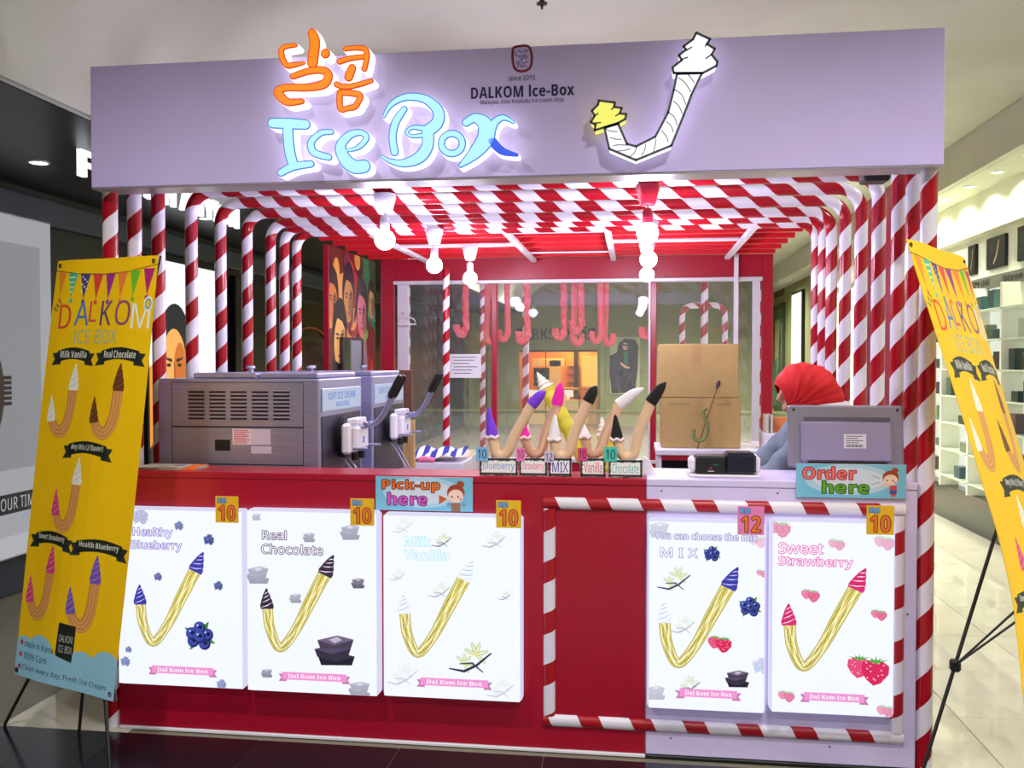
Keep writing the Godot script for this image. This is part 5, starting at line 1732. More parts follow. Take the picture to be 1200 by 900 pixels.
	for i in 3:
		var mb := MB.new()
		mb.box(Vector3.ZERO, Vector3(0.3 - i * 0.02, 0.004, 0.12), 0.0005, Transform3D(Basis(Vector3.UP, 0.06 * (i - 1)), Vector3(-1.43 + i * 0.01, 1.0985 + i * 0.0045, -0.07)))
		part(np, "sheet", mb, printed("leaflet", c.done(), 0.6) if i == 0 else mats["leaflet"])
	var white := Color8(236, 230, 240)
	var blk := Color8(24, 22, 26)
	var pur := Color8(122, 60, 222)
	var pnk := Color8(240, 34, 170)
	display_cone([Vector2(572.5, 477.4), Vector2(576.8, 512), Vector2(586.6, 533), Vector2(623.4, 474)], Vector2(639.7, 458.6), pur, pur, "felt display cone with purple tips, leftmost on the ledge", -0.04)
	display_cone([Vector2(615.8, 499), Vector2(614.8, 512.7), Vector2(626.7, 530.5), Vector2(652.7, 473.7)], Vector2(657, 448), pnk, pnk, "felt display cone with hot pink tips", -0.125)
	display_cone([Vector2(650.5, 486), Vector2(649.4, 515), Vector2(658, 533.8), Vector2(689.5, 469.8)], Vector2(699, 452), white, blk, "felt display cone with one white and one black tip", -0.04)
	display_cone([Vector2(684, 497), Vector2(684.7, 512), Vector2(695, 530.5), Vector2(726, 474)], Vector2(754.5, 454.7), white, Color8(236, 230, 240), "felt display cone with long white tip", -0.125)
	display_cone([Vector2(721, 486), Vector2(723, 515), Vector2(734, 535), Vector2(763, 471)], Vector2(780.5, 447.7), blk, blk, "felt display cone with black tips, rightmost on the ledge", -0.04)
	name_card(Rect2(562, 537, 45, 19), "Blueberry", Color8(110, 150, 226), "10", Color8(120, 180, 232), Rect2(558, 524, 14, 16), "handwritten blueberry card with a blue ten tag")
	name_card(Rect2(608.5, 537, 33, 18), "Strawberry", Color8(230, 90, 160), "10", Color8(244, 120, 190), Rect2(605, 525, 10, 15), "handwritten strawberry card with a pink ten tag")
	name_card(Rect2(643, 537, 27, 19), "MIX", Color8(60, 50, 170), "12", Color8(200, 190, 220), Rect2(638, 529, 11, 13), "handwritten mix card with a pale twelve tag")
	name_card(Rect2(680, 537, 30, 18), "Vanilla", Color8(210, 70, 110), "10", Color8(216, 70, 130), Rect2(677, 525, 11, 15), "handwritten vanilla card with a crimson ten tag")
	name_card(Rect2(713, 539, 40, 18), "Chocolate", Color8(60, 180, 190), "10", Color8(70, 190, 180), Rect2(708, 524, 15, 17), "handwritten chocolate card with a teal ten tag")

# ---------------------------------------------------------------- inside
func kiosk_inside() -> void:
	single("work_counter", bx(Vector3(-1.6, 0.0, -2.0), Vector3(-0.5, 0.785, -0.21), 0.004), m_white, "low white work counter carrying the steel machines", "counter")
	machine(-0.29, -0.93, -1.60, -0.838, "large steel soft-serve machine at the left with louvred side", true)
	machine(-1.13, -1.8, -1.60, -0.838, "second steel soft-serve machine standing behind the first", false)
	var wood := grain(mat("plywood", Color8(206, 170, 110), 0.7), 0.02, 0.85, 1.0, Vector3(3.0, 0.4, 3.0), 41)
	var bd := thing("wooden_board", "upright wooden board leaning behind the second machine", "board", Vector3(-0.98, 0.0, -2.52))
	part(bd, "lower_plank", bx(Vector3(-1.05, 0.0, -2.54), Vector3(-0.945, 1.16, -2.5), 0.003), wood)
	part(bd, "upper_plank", bx(Vector3(-1.05, 1.16, -2.54), Vector3(-0.96, 1.5, -2.5), 0.003), mat("brown_wood", Color8(92, 56, 40), 0.6))
	# low white cabinet, cloth, pole standing on it
	var wb := thing("low_cabinet", "low white cabinet by the back window", "cabinet", Vector3(-0.8, 0, -3.5))
	part(wb, "carcass", bx(Vector3(-1.25, 0.0, -3.9), Vector3(-0.72, 0.79, -3.1), 0.004), m_white)
	part(wb, "door", bx(Vector3(-1.23, 0.03, -3.1), Vector3(-0.74, 0.76, -3.088), 0.003), m_white)
	part(wb, "cabinet_top", bx(Vector3(-1.26, 0.79, -3.91), Vector3(-0.70, 0.825, -3.08), 0.003), mat("cream_top", Color8(226, 214, 196), 0.5))
	striped_pole(Vector3(-0.946, 0.825, -3.6), 2.3, 0.028, Vector3(0, 0, -1), "striped pole standing on the low cabinet by the back window", "poles at the back window", 0.3)
	striped_pole(Vector3(-0.80, 0.0, -4.5), 2.4, 0.024, Vector3(0, 0, -1), "slim striped pole outside the left back pane", "poles at the back window", 0.1)
	striped_pole(Vector3(-0.47, 0.0, -5.0), 2.4, 0.031, Vector3(0, 0, -1), "striped pole outside the middle back pane", "poles at the back window", 0.5)
	striped_pole(Vector3(-1.44, 0.0, -4.3), 2.4, 0.024, Vector3(0, 0, -1), "slim striped pole at the left edge of the back glass", "poles at the back window", 0.7)
	striped_pole(Vector3(1.62, 0.0, -4.3), 2.4, 0.026, Vector3(0, 0, -1), "striped pole at the right edge of the back glass", "poles at the back window", 0.2)
	for s in [[1.02, 1.96], [1.3, 2.0]]:
		pass
	striped_pole(Vector3(1.16, 0.0, -4.6), 2.4, 0.032, Vector3(0, 0, -1), "thick striped pole outside the right back pane", "poles at the back window", 0.4)
	for e in [[0.98, 1.12, 1.0, "striped candy cane bent rightwards outside the right back pane"], [1.36, 1.22, -1.0, "striped candy cane bent leftwards outside the right back pane"]]:
		var pts := []
		for i in 9:
			pts.append(Vector3(e[0], lerpf(0.0, 1.98, i / 8.0), -4.85))
		for i in range(1, 8):
			var a := PI * 0.5 * i / 7.0
			pts.append(Vector3(e[0] + e[2] * 0.09 * (1.0 - cos(a)), 1.98 + 0.09 * sin(a), -4.85))
		pts.append(Vector3(e[0] + e[2] * 0.16, 2.07, -4.85))
		var mb := MB.new()
		mb.tube(pts, 0.026, 14, true, PERIOD * 0.85, TWIST, Vector3(-1, 0, 0))
		single("candy_cane", mb, m_stripe, e[3], "candy cane")
	var cl := MB.new()
	for i in 16:
		for j in 8:
			var f := func(a: int, b: int) -> Vector3:
				var x := -1.0 + 0.36 * a / 16.0
				var z := -2.95 + 0.36 * b / 8.0
				return Vector3(x, 0.882 + 0.014 * sin(a * 0.9 + b * 0.5) + 0.05 * (1.0 - b / 8.0) + 0.03 * a / 16.0 * b / 8.0, z)
			cl.f(f.call(i, j), f.call(i + 1, j), f.call(i + 1, j + 1), Vector3.UP, Vector2(i, j) / 16.0, Vector2(i + 1, j) / 16.0, Vector2(i + 1, j + 1) / 16.0)
			cl.f(f.call(i, j), f.call(i + 1, j + 1), f.call(i, j + 1), Vector3.UP, Vector2(i, j) / 16.0, Vector2(i + 1, j + 1) / 16.0, Vector2(i, j + 1) / 16.0)
	var cc := Cv.new(40, 20, 160, Color8(236, 232, 244))
	for i in 6:
		cc.poly(PackedVector2Array([Vector2(i * 8 - 4, 0), Vector2(i * 8, 0), Vector2(i * 8 + 8, 20), Vector2(i * 8 + 4, 20)]), Color8(46, 52, 160))
	var shelf := single("side_stand", bx(Vector3(-1.04, 0.0, -2.98), Vector3(-0.62, 0.86, -2.56), 0.004), m_white, "small white stand under the striped cloth", "stand")
	var cloth := single("folded_cloth", cl, printed("cloth_stripe", cc.done(), 0.9), "blue and white striped cloth heaped by the machines", "cloth")
	var pk := MB.new()
	pk.tube(smooth([Vector3(-0.93, 0.872, -2.585), Vector3(-0.88, 0.882, -2.575), Vector3(-0.82, 0.872, -2.585)], 4), 0.02, 10)
	single("pink_rag", pk, mat("pink_rag", Color8(240, 130, 170), 0.9), "crumpled pink rag beside the striped cloth", "rag")
	# notice on the glass, hanger
	var nc := Cv.new(38, 28, 224, Color8(226, 228, 234))
	for i in 6:
		nc.rect(4 + (i % 2) * 2, 3 + i * 3.8, 28 - (i % 3) * 4, 0.9, Color8(110, 112, 124))
	var a0 := pz(525, 415, -3.95)
	var a1 := pz(563, 443, -3.95)
	single("paper_notice", bx(Vector3(a0.x, a1.y, -3.983), Vector3(a1.x, a0.y, -3.981)), printed("notice", nc.done(), 0.8), "white typed paper notice taped to the back window", "notice")
	var hg := MB.new()
	var h0 := pz(474, 380, -3.93)
	hg.tube([h0 + Vector3(-0.06, 0, 0), h0 + Vector3(0.1, 0, 0), h0 + Vector3(0.085, 0.04, 0), h0 + Vector3(0.03, 0.065, 0), h0 + Vector3(-0.05, 0.02, 0), h0 + Vector3(-0.06, 0, 0)], 0.006, 8)
	hg.tube(smooth([h0 + Vector3(0.01, 0.055, 0), h0 + Vector3(0.012, 0.085, 0), h0 + Vector3(-0.01, 0.1, 0), h0 + Vector3(-0.025, 0.085, -0.05)], 4), 0.004, 8)
	single("clothes_hanger", hg, m_white, "white plastic clothes hanger hooked on the back window frame", "hanger")
	# pink hooks behind the glass
	var hk := [[541, 392, 1, 1.0, "twisted pink hook in the left pane, nearest the pole"], [567, 402, 0, -1.0, "plain pink hook in the left pane, curling right"], [590, 398, 0, 1.0, "plain pink hook just right of the left mullion"], [613, 400, 1, 1.0, "twisted pink hook overlapping the first shop letter"], [656, 396, 1, 1.0, "long twisted pink hook in the middle of the wide pane"], [668, 403, 0, -1.0, "long plain pink hook between two twisted ones"], [676, 388, 1, 1.0, "twisted pink hook right of the pane centre"], [699, 400, 0, 1.0, "plain pink hook left of the seated man poster"], [705, 403, 0, -1.0, "plain pink hook crossing its neighbour by the poster"], [758, 395, 1, 1.0, "pink hook beside the right mullion"]]
	for i in hk.size():
		var e: Array = hk[i]
		var zz: float = -4.12 - 0.06 * (i % 3)
		var p := pz(e[0], e[1], zz)
		hanging_hook(Vector3(p.x + 0.03, 2.33, zz), 2.33 - p.y, e[2] == 1, e[3], e[4])
	single("hanging_rail", tb([Vector3(-1.4, 2.335, -4.15), Vector3(1.4, 2.335, -4.15)], 0.012, 8), m_white, "white rail carrying the pink hooks behind the lintel", "rail")
	# giant cone, a solid stand-in for a reflection in the back window
	var g := []
	for e in [[640, 455], [653, 478], [669, 508], [684, 536], [698, 552], [711, 546], [714, 528], [708, 510]]:
		g.append(pz(e[0], e[1], -3.3))
	var gt := thing("reflection_cone", "large yellow ribbed cone with cream tips standing in for a window reflection", "cone model", Vector3(0.25, 0.0, -3.3))
	var gm := mat("cone_yellow", Color8(214, 196, 50), 0.6)
	var path := smooth(g, 12)
	var rad := []
	for i in path.size():
		var f := float(i) / path.size()
		rad.append((0.058 if f < 0.6 else 0.054) * (1.0 + 0.045 * sin(i * 1.3)))
	var mb2 := MB.new()
	mb2.tube(path, rad, 20)
	part(gt, "ribbed_cone", mb2, gm)
	for e in [[g[0], (g[0] - g[1]).normalized(), 0.058, 0.14], [g[7], Vector3(-0.15, 1, 0).normalized(), 0.056, 0.14]]:
		var mb := MB.new()
		var tp := []
		var rr := []
		for i in 49:
			var f := i / 48.0
			tp.append(e[0] + e[1] * e[3] * f)
			rr.append(maxf(0.003, e[2] * (1.0 - f) * (1.0 + 0.12 * sin(f * 26.0)) + 0.004))
		mb.tube(tp, rr, 18)
		part(gt, "cream_tip", mb, mat("cream_white", Color8(222, 214, 190), 0.6))
	var gl: Vector3 = path[int(path.size() * 0.6)]
	part(gt, "stand", tb([Vector3(gl.x, 0.02, gl.z), Vector3(gl.x, gl.y - 0.06, gl.z)], 0.03, 12), m_black)
	part(gt, "stand_base", bx(Vector3(gl.x - 0.2, 0, gl.z - 0.2), Vector3(gl.x + 0.2, 0.02, gl.z + 0.2), 0.004), m_black)
	# table with cartons
	var tbx := thing("storage_table", "white topped table with a dark open front under the cartons", "table", Vector3(0.95, 0, -2.1))
	part(tbx, "tabletop", bx(Vector3(0.68, 1.0, -2.4), Vector3(1.3, 1.034, -1.88), 0.004), m_white)
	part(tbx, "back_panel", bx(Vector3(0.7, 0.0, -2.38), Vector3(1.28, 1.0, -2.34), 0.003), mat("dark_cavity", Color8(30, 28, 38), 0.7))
	for x in [0.69, 1.26]:
		part(tbx, "side_panel", bx(Vector3(x, 0.0, -2.38), Vector3(x + 0.025, 1.0, -1.9), 0.003), m_white)
	part(tbx, "red_apron", bx(Vector3(0.715, 0.97, -1.905), Vector3(1.26, 1.0, -1.89), 0.002), m_red)
	part(tbx, "shelf_board", bx(Vector3(0.715, 0.5, -2.34), Vector3(1.26, 0.52, -1.9), 0.002), m_white)
	var kraft := grain(mat("cardboard", Color8(186, 154, 98), 0.85), 0.03, 0.96, 1.0, Vector3(2.5, 1.5, 2.5), 51)
	for e in [[0.715, 1.187, 1.034, 1.339, "lower brown cardboard carton with small green print on the table"], [0.699, 1.174, 1.339, 1.665, "upper brown cardboard carton stacked on another"]]:
		var t := thing("cardboard_carton", e[4], "carton", Vector3((e[0] + e[1]) * 0.5, e[2], -2.2), "cartons on the storage table")
		part(t, "box", bx(Vector3(e[0], e[2] + 0.001, -2.36), Vector3(e[1], e[3] - 0.002, -2.0), 0.004), kraft)
		part(t, "top_flap", bx(Vector3(e[0] + 0.002, e[3] - 0.002, -2.178), Vector3(e[1] - 0.002, e[3], -2.002), 0.0008), kraft)
		part(t, "top_flap", bx(Vector3(e[0] + 0.002, e[3] - 0.002, -2.358), Vector3(e[1] - 0.002, e[3], -2.182), 0.0008), kraft)
		part(t, "packing_tape", bx(Vector3(e[0] + 0.2, e[2] + 0.2, -2.0), Vector3(e[0] + 0.25, e[3] - 0.004, -1.9992)), mat("tape", Color8(178, 140, 94), 0.3))
		if e[2] < 1.1:
			text_mesh(t, "printed_text", "KEEP DRY THIS SIDE", sans, 0.012, Vector3(0.76, 1.295, -2.0), mat("faded_green", Color8(112, 112, 60), 0.7), 0.0, 0.12, 0.0006)
			text_mesh(t, "printed_text", "HANDLE WITH CARE", sans, 0.01, Vector3(1.04, 1.295, -2.0), mat("faded_green", Color8(112, 112, 60), 0.7), 0.0, 0.09, 0.0006)
	var stt := thing("decorated_stick", "thin wooden stick with a green J-shaped ornament in front of the cartons", "stick", Vector3(0.91, 1.034, -1.94))
	var s0 := pz(817, 526, -1.95)
	s0.y = 1.036
	var s1 := pz(843, 446, -1.97)
	part(stt, "stick", tb([s0, s1], 0.004, 8), mat("twig", Color8(130, 84, 60), 0.8))
	part(stt, "dark_tip", tb([s1 + (s0 - s1) * 0.12, s1 + (s0 - s1) * 0.05, s1], [0.006, 0.014, 0.006], 10), mat("tip_dark", Color8(70, 50, 56), 0.8))
	var gp := []
	for e in [[813, 503], [813, 512], [820, 517], [827, 512], [829, 500], [826, 490], [824, 482], [828, 478]]:
		gp.append(pz(e[0], e[1], -1.93))
	part(stt, "green_ornament", tb(smooth(gp, 4), 0.011, 10), mat("leaf_green", Color8(122, 140, 76), 0.7))
	# white cabinet right of the table with an orange sheet
	var cb := thing("side_cabinet", "white side cabinet with an acrylic rack between table and clerk", "cabinet", Vector3(1.45, 0, -2.2))
	part(cb, "carcass", bx(Vector3(1.32, 0.0, -2.6), Vector3(1.6, 1.0, -1.7), 0.004), m_white)
	part(cb, "cabinet_top", bx(Vector3(1.31, 1.0, -2.62), Vector3(1.6, 1.03, -1.68), 0.003), m_white)
	part(cb, "white_tray", bx(Vector3(1.32, 1.03, -2.2), Vector3(1.58, 1.13, -1.95), 0.006), m_white)
	for x in [1.335, 1.36]:
		part(cb, "acrylic_rack", bx(Vector3(x, 1.13, -2.15), Vector3(x + 0.012, 1.24, -1.98), 0.002), mat("acrylic", Color8(214, 210, 200), 0.2))
	part(cb, "orange_folder", bx(Vector3(1.39, 1.13, -2.12), Vector3(1.5, 1.22, -2.1), 0.002), mat("orange_folder", Color8(232, 140, 76), 0.5))
	part(cb, "green_folder", bx(Vector3(1.505, 1.13, -2.12), Vector3(1.575, 1.21, -2.1), 0.002), mat("green_folder", Color8(120, 126, 84), 0.5))
	# card terminal
	var tm := thing("receipt_printer", "black and white receipt printer on the white counter", "printer", Vector3(0.91, 1.098, -0.1))
	part(tm, "white_base", bx(Vector3(0.77, 1.0985, -0.16), Vector3(1.045, 1.11, -0.03), 0.004), mat("white_plastic", Color8(232, 226, 236), 0.35))
	part(tm, "side_shell", bx(Vector3(0.77, 1.118, -0.155), Vector3(0.8, 1.175, -0.04), 0.012), mat("white_plastic", Color8(232, 226, 236), 0.35))
	part(tm, "side_shell", bx(Vector3(1.025, 1.118, -0.155), Vector3(1.045, 1.182, -0.04), 0.008), mat("white_plastic", Color8(232, 226, 236), 0.35))
	part(tm, "display_face", bx(Vector3(0.795, 1.108, -0.15), Vector3(0.915, 1.182, -0.036), 0.008), m_black)
	part(tm, "paper_cover", bx(Vector3(0.908, 1.108, -0.155), Vector3(1.03, 1.196, -0.033), 0.014), mat("blue_black", Color8(24, 24, 44), 0.25))
	part(tm, "status_screen", bx(Vector3(0.862, 1.146, -0.0362), Vector3(0.885, 1.152, -0.0352)), glow("status_glow", Color8(30, 110, 100), 0.4))
	part(tm, "red_badge", bx(Vector3(0.848, 1.132, -0.0362), Vector3(0.858, 1.138, -0.0352)), mat("red_badge", Color8(200, 40, 60), 0.4))
	part(tm, "maker_plate", bx(Vector3(0.842, 1.122, -0.0362), Vector3(0.866, 1.1245, -0.0352)), m_white)
	single("loose_paper", bx(Vector3(0.66, 1.0985, -0.14), Vector3(0.75, 1.1, -0.03)), mat("paper_white", Color8(232, 230, 238), 0.8), "loose white receipt paper beside the printer", "paper")
	var wedge := MB.new()
	wedge.extrude(PackedVector2Array([Vector2(0.585, 1.0965), Vector2(0.645, 1.0985), Vector2(0.612, 1.16), Vector2(0.59, 1.17)]), -0.12, -0.09)
	single("paper_stand", wedge, mat("paper_white", Color8(232, 230, 238), 0.8), "white folded card standing at the join of red and white counters", "card")
	# monitor seen from behind
	var mo := thing("till_monitor", "grey-lavender till monitor seen from behind", "monitor", Vector3(1.4, 1.098, -0.2))
	var gm2 := mat("monitor_grey", Color8(136, 130, 148), 0.4)
	var tilt := Transform3D(Basis(Vector3(1, 0, 0), -0.12), Vector3(1.39, 1.255, -0.17))
	var mm := MB.new()
	mm.box(Vector3.ZERO, Vector3(0.446, 0.25, 0.022), 0.008, tilt)
	part(mo, "frame", mm, gm2)
	mm = MB.new()
	mm.box(Vector3(0.0, -0.022, 0.022), Vector3(0.35, 0.17, 0.03), 0.012, tilt)
	part(mo, "back_bulge", mm, mat("monitor_back", Color8(150, 140, 176), 0.45))
	mm = MB.new()
	mm.box(Vector3(0.0, 0.068, 0.0365), Vector3(0.33, 0.014, 0.002), 0.0, tilt)
	part(mo, "vent_strip", mm, mat("vent_grey", Color8(84, 82, 98), 0.5))
	var sc := Cv.new(40, 26, 208, Color8(222, 218, 232))
	for i in 4:
		sc.rect(4, 3 + i * 4, 30 - (i % 2) * 8, 1.4, Color8(90, 88, 100))
	for i in 14:
		sc.rect(4 + i * 2.2, 19, 0.8 + (i % 3) * 0.4, 5, Color8(40, 40, 50))
	mm = MB.new()
	mm.box(Vector3(0.03, -0.02, 0.0378), Vector3(0.085, 0.056, 0.0014), 0.0, tilt)
	part(mo, "rating_label", mm, printed("rating_label", sc.done(), 0.6))
	mm = MB.new()
	mm.box(Vector3(0.0, -0.11, 0.03), Vector3(0.3, 0.016, 0.02), 0.002, tilt)
	part(mo, "port_slot", mm, m_black)
	part(mo, "stand", bx(Vector3(1.33, 1.098, -0.24), Vector3(1.49, 1.15, -0.17), 0.006), gm2)
	part(mo, "foot", bx(Vector3(1.28, 1.0985, -0.28), Vector3(1.54, 1.11, -0.08), 0.004), gm2)
	for s in [-1.0, 1.0]:
		mm = MB.new()
		mm.box(Vector3(s * 0.2, 0.106, 0.0115), Vector3(0.01, 0.01, 0.002), 0.0, tilt)
		part(mo, "screw", mm, m_black)

# ---------------------------------------------------------------- clerk
func clerk() -> void:
	var t := thing("person", "person in red headscarf and grey top behind the till, turned to the left", "person", Vector3(1.36, 0, -0.62))
	var skin := mat("skin", Color8(196, 146, 118), 0.5)
	skin.subsurf_scatter_enabled = true
	skin.subsurf_scatter_strength = 0.1
	# joints; the figure faces -x, its left side towards the viewer (+z)
	var hip := Vector3(1.40, 0.82, -0.66)
	var waist := Vector3(1.37, 0.98, -0.66)
	var chest := Vector3(1.335, 1.18, -0.64)
	var neck := Vector3(1.335, 1.3, -0.6)
	var head := Vector3(1.29, 1.43, -0.58)
	var b := []
	b.append([hip + Vector3(0, 0, -0.06), 0.12, hip + Vector3(0, 0, 0.06), 0.12])
	b.append([hip, 0.125, waist, 0.115])
	b.append([waist, 0.115, chest, 0.125])
	b.append([chest + Vector3(0, 0.03, -0.12), 0.065, chest + Vector3(0, 0.03, 0.12), 0.065])
	b.append([chest + Vector3(0, 0.05, 0), 0.08, neck, 0.05])
	b.append([neck, 0.05, head + Vector3(0.015, -0.06, 0), 0.052])
	b.append([head, 0.088, head + Vector3(-0.012, -0.055, 0), 0.062])
	b.append([head + Vector3(-0.085, -0.02, 0.0), 0.012, head + Vector3(-0.1, -0.045, 0.0), 0.012])
	b.append([head + Vector3(-0.07, -0.085, -0.016), 0.009, head + Vector3(-0.07, -0.085, 0.016), 0.009])
	for s in [-1.0, 1.0]:
		b.append([head + Vector3(-0.01, -0.02, s * 0.085), 0.016, head + Vector3(-0.005, -0.045, s * 0.083), 0.012])
		b.append([head + Vector3(-0.07, 0.005, s * 0.032), 0.012, head + Vector3(-0.072, 0.005, s * 0.03), 0.012])
		var sh := chest + Vector3(-0.01, 0.045, s * 0.17)
		var el := Vector3(1.115, 1.02, -0.65 + s * 0.2)
		var wr := Vector3(0.98, 0.9, -0.68 + s * 0.13)
		b.append([sh, 0.055, el, 0.042])
		b.append([el, 0.042, wr, 0.028])
		b.append([wr, 0.03, wr + Vector3(-0.06, 0.0, 0.0), 0.034])
		for f in 4:
			var k := wr + Vector3(-0.075, 0.0, (f - 1.5) * 0.019)
			var ln: float = [0.03, 0.036, 0.034, 0.026][f]
			b.append([k, 0.0095, k + Vector3(-ln, -0.006, 0), 0.009])
			b.append([k + Vector3(-ln, -0.006, 0), 0.009, k + Vector3(-ln * 1.6, -0.026, 0), 0.008])
		b.append([wr + Vector3(-0.025, 0.0, s * -0.03), 0.011, wr + Vector3(-0.06, -0.012, s * -0.058), 0.009])
		var kn := Vector3(1.37, 0.46, -0.66 + s * 0.09)
		b.append([hip + Vector3(0, -0.02, s * 0.08), 0.085, kn, 0.058])
		b.append([kn, 0.058, Vector3(1.41, 0.08, -0.66 + s * 0.09), 0.038])
		b.append([Vector3(1.41, 0.045, -0.66 + s * 0.09), 0.04, Vector3(1.25, 0.035, -0.66 + s * 0.1), 0.03])
	var mb := MB.new()
	nets(b, 0.03, 0.011, mb)
	part(t, "body", mb, skin)
	# grey long-sleeved top
	var c := []
	c.append([hip + Vector3(0, 0.0, -0.05), 0.135, hip + Vector3(0, 0.0, 0.05), 0.135])
	c.append([hip, 0.138, waist, 0.13])
	c.append([waist, 0.13, chest, 0.14])
	c.append([chest + Vector3(0, 0.035, -0.13), 0.078, chest + Vector3(0, 0.035, 0.13), 0.078])
	c.append([chest + Vector3(0, 0.05, 0), 0.1, neck + Vector3(0, -0.02, 0), 0.068])
	for s in [-1.0, 1.0]:
		var sh := chest + Vector3(-0.01, 0.045, s * 0.17)
		var el := Vector3(1.115, 1.02, -0.65 + s * 0.2)
		var wr := Vector3(0.98, 0.9, -0.68 + s * 0.13)
		c.append([sh, 0.072, el, 0.058])
		c.append([el, 0.058, el.lerp(wr, 0.82), 0.042])
	mb = MB.new()
	nets(c, 0.04, 0.011, mb, func(p: Vector3) -> float: return 0.004 * sin(p.y * 55.0 + p.x * 38.0 + 2.0 * sin(p.z * 30.0)))
	part(t, "grey_top", mb, mat("grey_cloth", Color8(118, 128, 146), 0.9), "grey long-sleeved top")
	c = []
	for s in [-1.0, 1.0]:
		var kn := Vector3(1.37, 0.46, -0.66 + s * 0.09)
		c.append([hip + Vector3(0, -0.02, s * 0.08), 0.1, kn, 0.075])
		c.append([kn, 0.075, Vector3(1.41, 0.1, -0.66 + s * 0.09), 0.058])
	mb = MB.new()
	nets(c, 0.03, 0.014, mb)
	part(t, "trousers", mb, mat("dark_cloth", Color8(34, 34, 44), 0.9))
	# headscarf, gathered towards the back (+x)
	c = []
	c.append([head + Vector3(-0.005, 0.012, 0), 0.108, head + Vector3(0.05, 0.0, 0), 0.103])
	c.append([head + Vector3(0.04, 0.0, 0), 0.1, head + Vector3(0.12, -0.03, 0.005), 0.062])
	c.append([head + Vector3(0.01, -0.05, 0), 0.085, head + Vector3(0.04, -0.09, 0), 0.07])
	mb = MB.new()
	nets(c, 0.04, 0.0065, mb, func(p: Vector3) -> float:
		var a := atan2(p.y - 1.36, p.x - 1.24)
		return 0.0028 * sin(a * 13.0 + p.z * 30.0 + 2.0 * sin(p.x * 22.0)) + 0.0014 * sin(a * 29.0 - p.z * 44.0 + 1.0 + 3.0 * sin(p.x * 15.0)))
	var cut := MB.new()
	for i in range(0, mb.v.size(), 3):
		var m := (mb.v[i] + mb.v[i + 1] + mb.v[i + 2]) / 3.0
		# the face stays open at the front
		var d := m - (head + Vector3(-0.1, -0.045, 0))
		if Vector3(d.x, d.y * 0.95, d.z).length() < 0.066:
			continue
		for j in 3:
			cut.v.append(mb.v[i + j]); cut.n.append(mb.n[i + j]); cut.uv.append(mb.uv[i + j])
	part(t, "headscarf", cut, mat("scarf_red", Color8(206, 14, 22), 0.75), "red wrapped headscarf")
	mb = MB.new()
	var ring := []
	for i in 25:
		var a := TAU * i / 24.0
		ring.append(neck + Vector3(0.035 + cos(a) * 0.115, 0.045 + 0.01 * cos(a), sin(a) * 0.1))
	mb.tube(ring, 0.026, 12, false)
	part(t, "white_collar", mb, mat("collar_white", Color8(222, 218, 230), 0.9), "white inner collar")

# ---------------------------------------------------------------- banners
func banners() -> void:
	var L := [Vector3(-1.845, 1.977, 0.068), Vector3(-1.282, 1.968, 0.276), Vector3(-1.376, 0.281, 0.46), Vector3(-1.939, 0.289, 0.252)]
	var rows := []
	for i in 7:
		var f := i / 6.0
		rows.append([(L[0] as Vector3).lerp(L[3], f), (L[1] as Vector3).lerp(L[2], f)])
	var mid: Vector3 = (rows[3][0] + rows[3][1]) * 0.5 + Vector3(-0.02, -0.35, -0.10)
	x_banner(rows, 0.012, "yellow cone menu banner on a stand in front of the left corner", [py(5, 850, 0.003), Vector3(-1.42, 0.003, 0.42), Vector3(-1.74, 0.003, 0.12)], mid)
	# right banner: its edges in a plane leaning away to the back right
	var o := Vector3(1.49, 1.98, 0.28)
	var e1 := (Vector3(1.81, 1.965, -0.12) - o)
	var low := eye + (Vector3(2.007, 0.538, 0.096) - eye) * 0.86
	var nrm := e1.cross(low - o).normalized()
	var hit := func(u: float, v: float) -> Vector3:
		var d := ray(u, v)
		return eye + d * ((o - eye).dot(nrm) / d.dot(nrm))
	var le := [[1062, 280], [1083, 350], [1105, 420], [1127, 490], [1148, 560], [1170, 630], [1187, 700], [1196, 770], [1203, 840], [1207, 910]]
	var re := [[1130, 303], [1149, 367], [1168, 432], [1189, 499], [1209, 567], [1230, 636], [1248, 705], [1260, 775], [1270, 845], [1277, 915]]
	rows = []
	for i in le.size():
		rows.append([hit.call(le[i][0], le[i][1]), hit.call(re[i][0], re[i][1])])
	var foot := py(1072, 933, 0.003)
	var top_at: Vector3 = hit.call(1212, 528) - nrm * 0.05 * signf(nrm.z)
	var jt := foot
	for i in 200:
		var w := foot.lerp(top_at, i / 200.0)
		var cv := (w - eye) * look
		if 600.0 + FOCAL * cv.x / -cv.z >= 1119.0:
			jt = w
			break
	x_banner(rows, 0.02, "yellow cone menu banner leaning away at the right edge", [foot], jt, [top_at, hit.call(1196, 716) - nrm * 0.02 * signf(nrm.z), hit.call(1199, 727) - nrm * 0.02 * signf(nrm.z)])

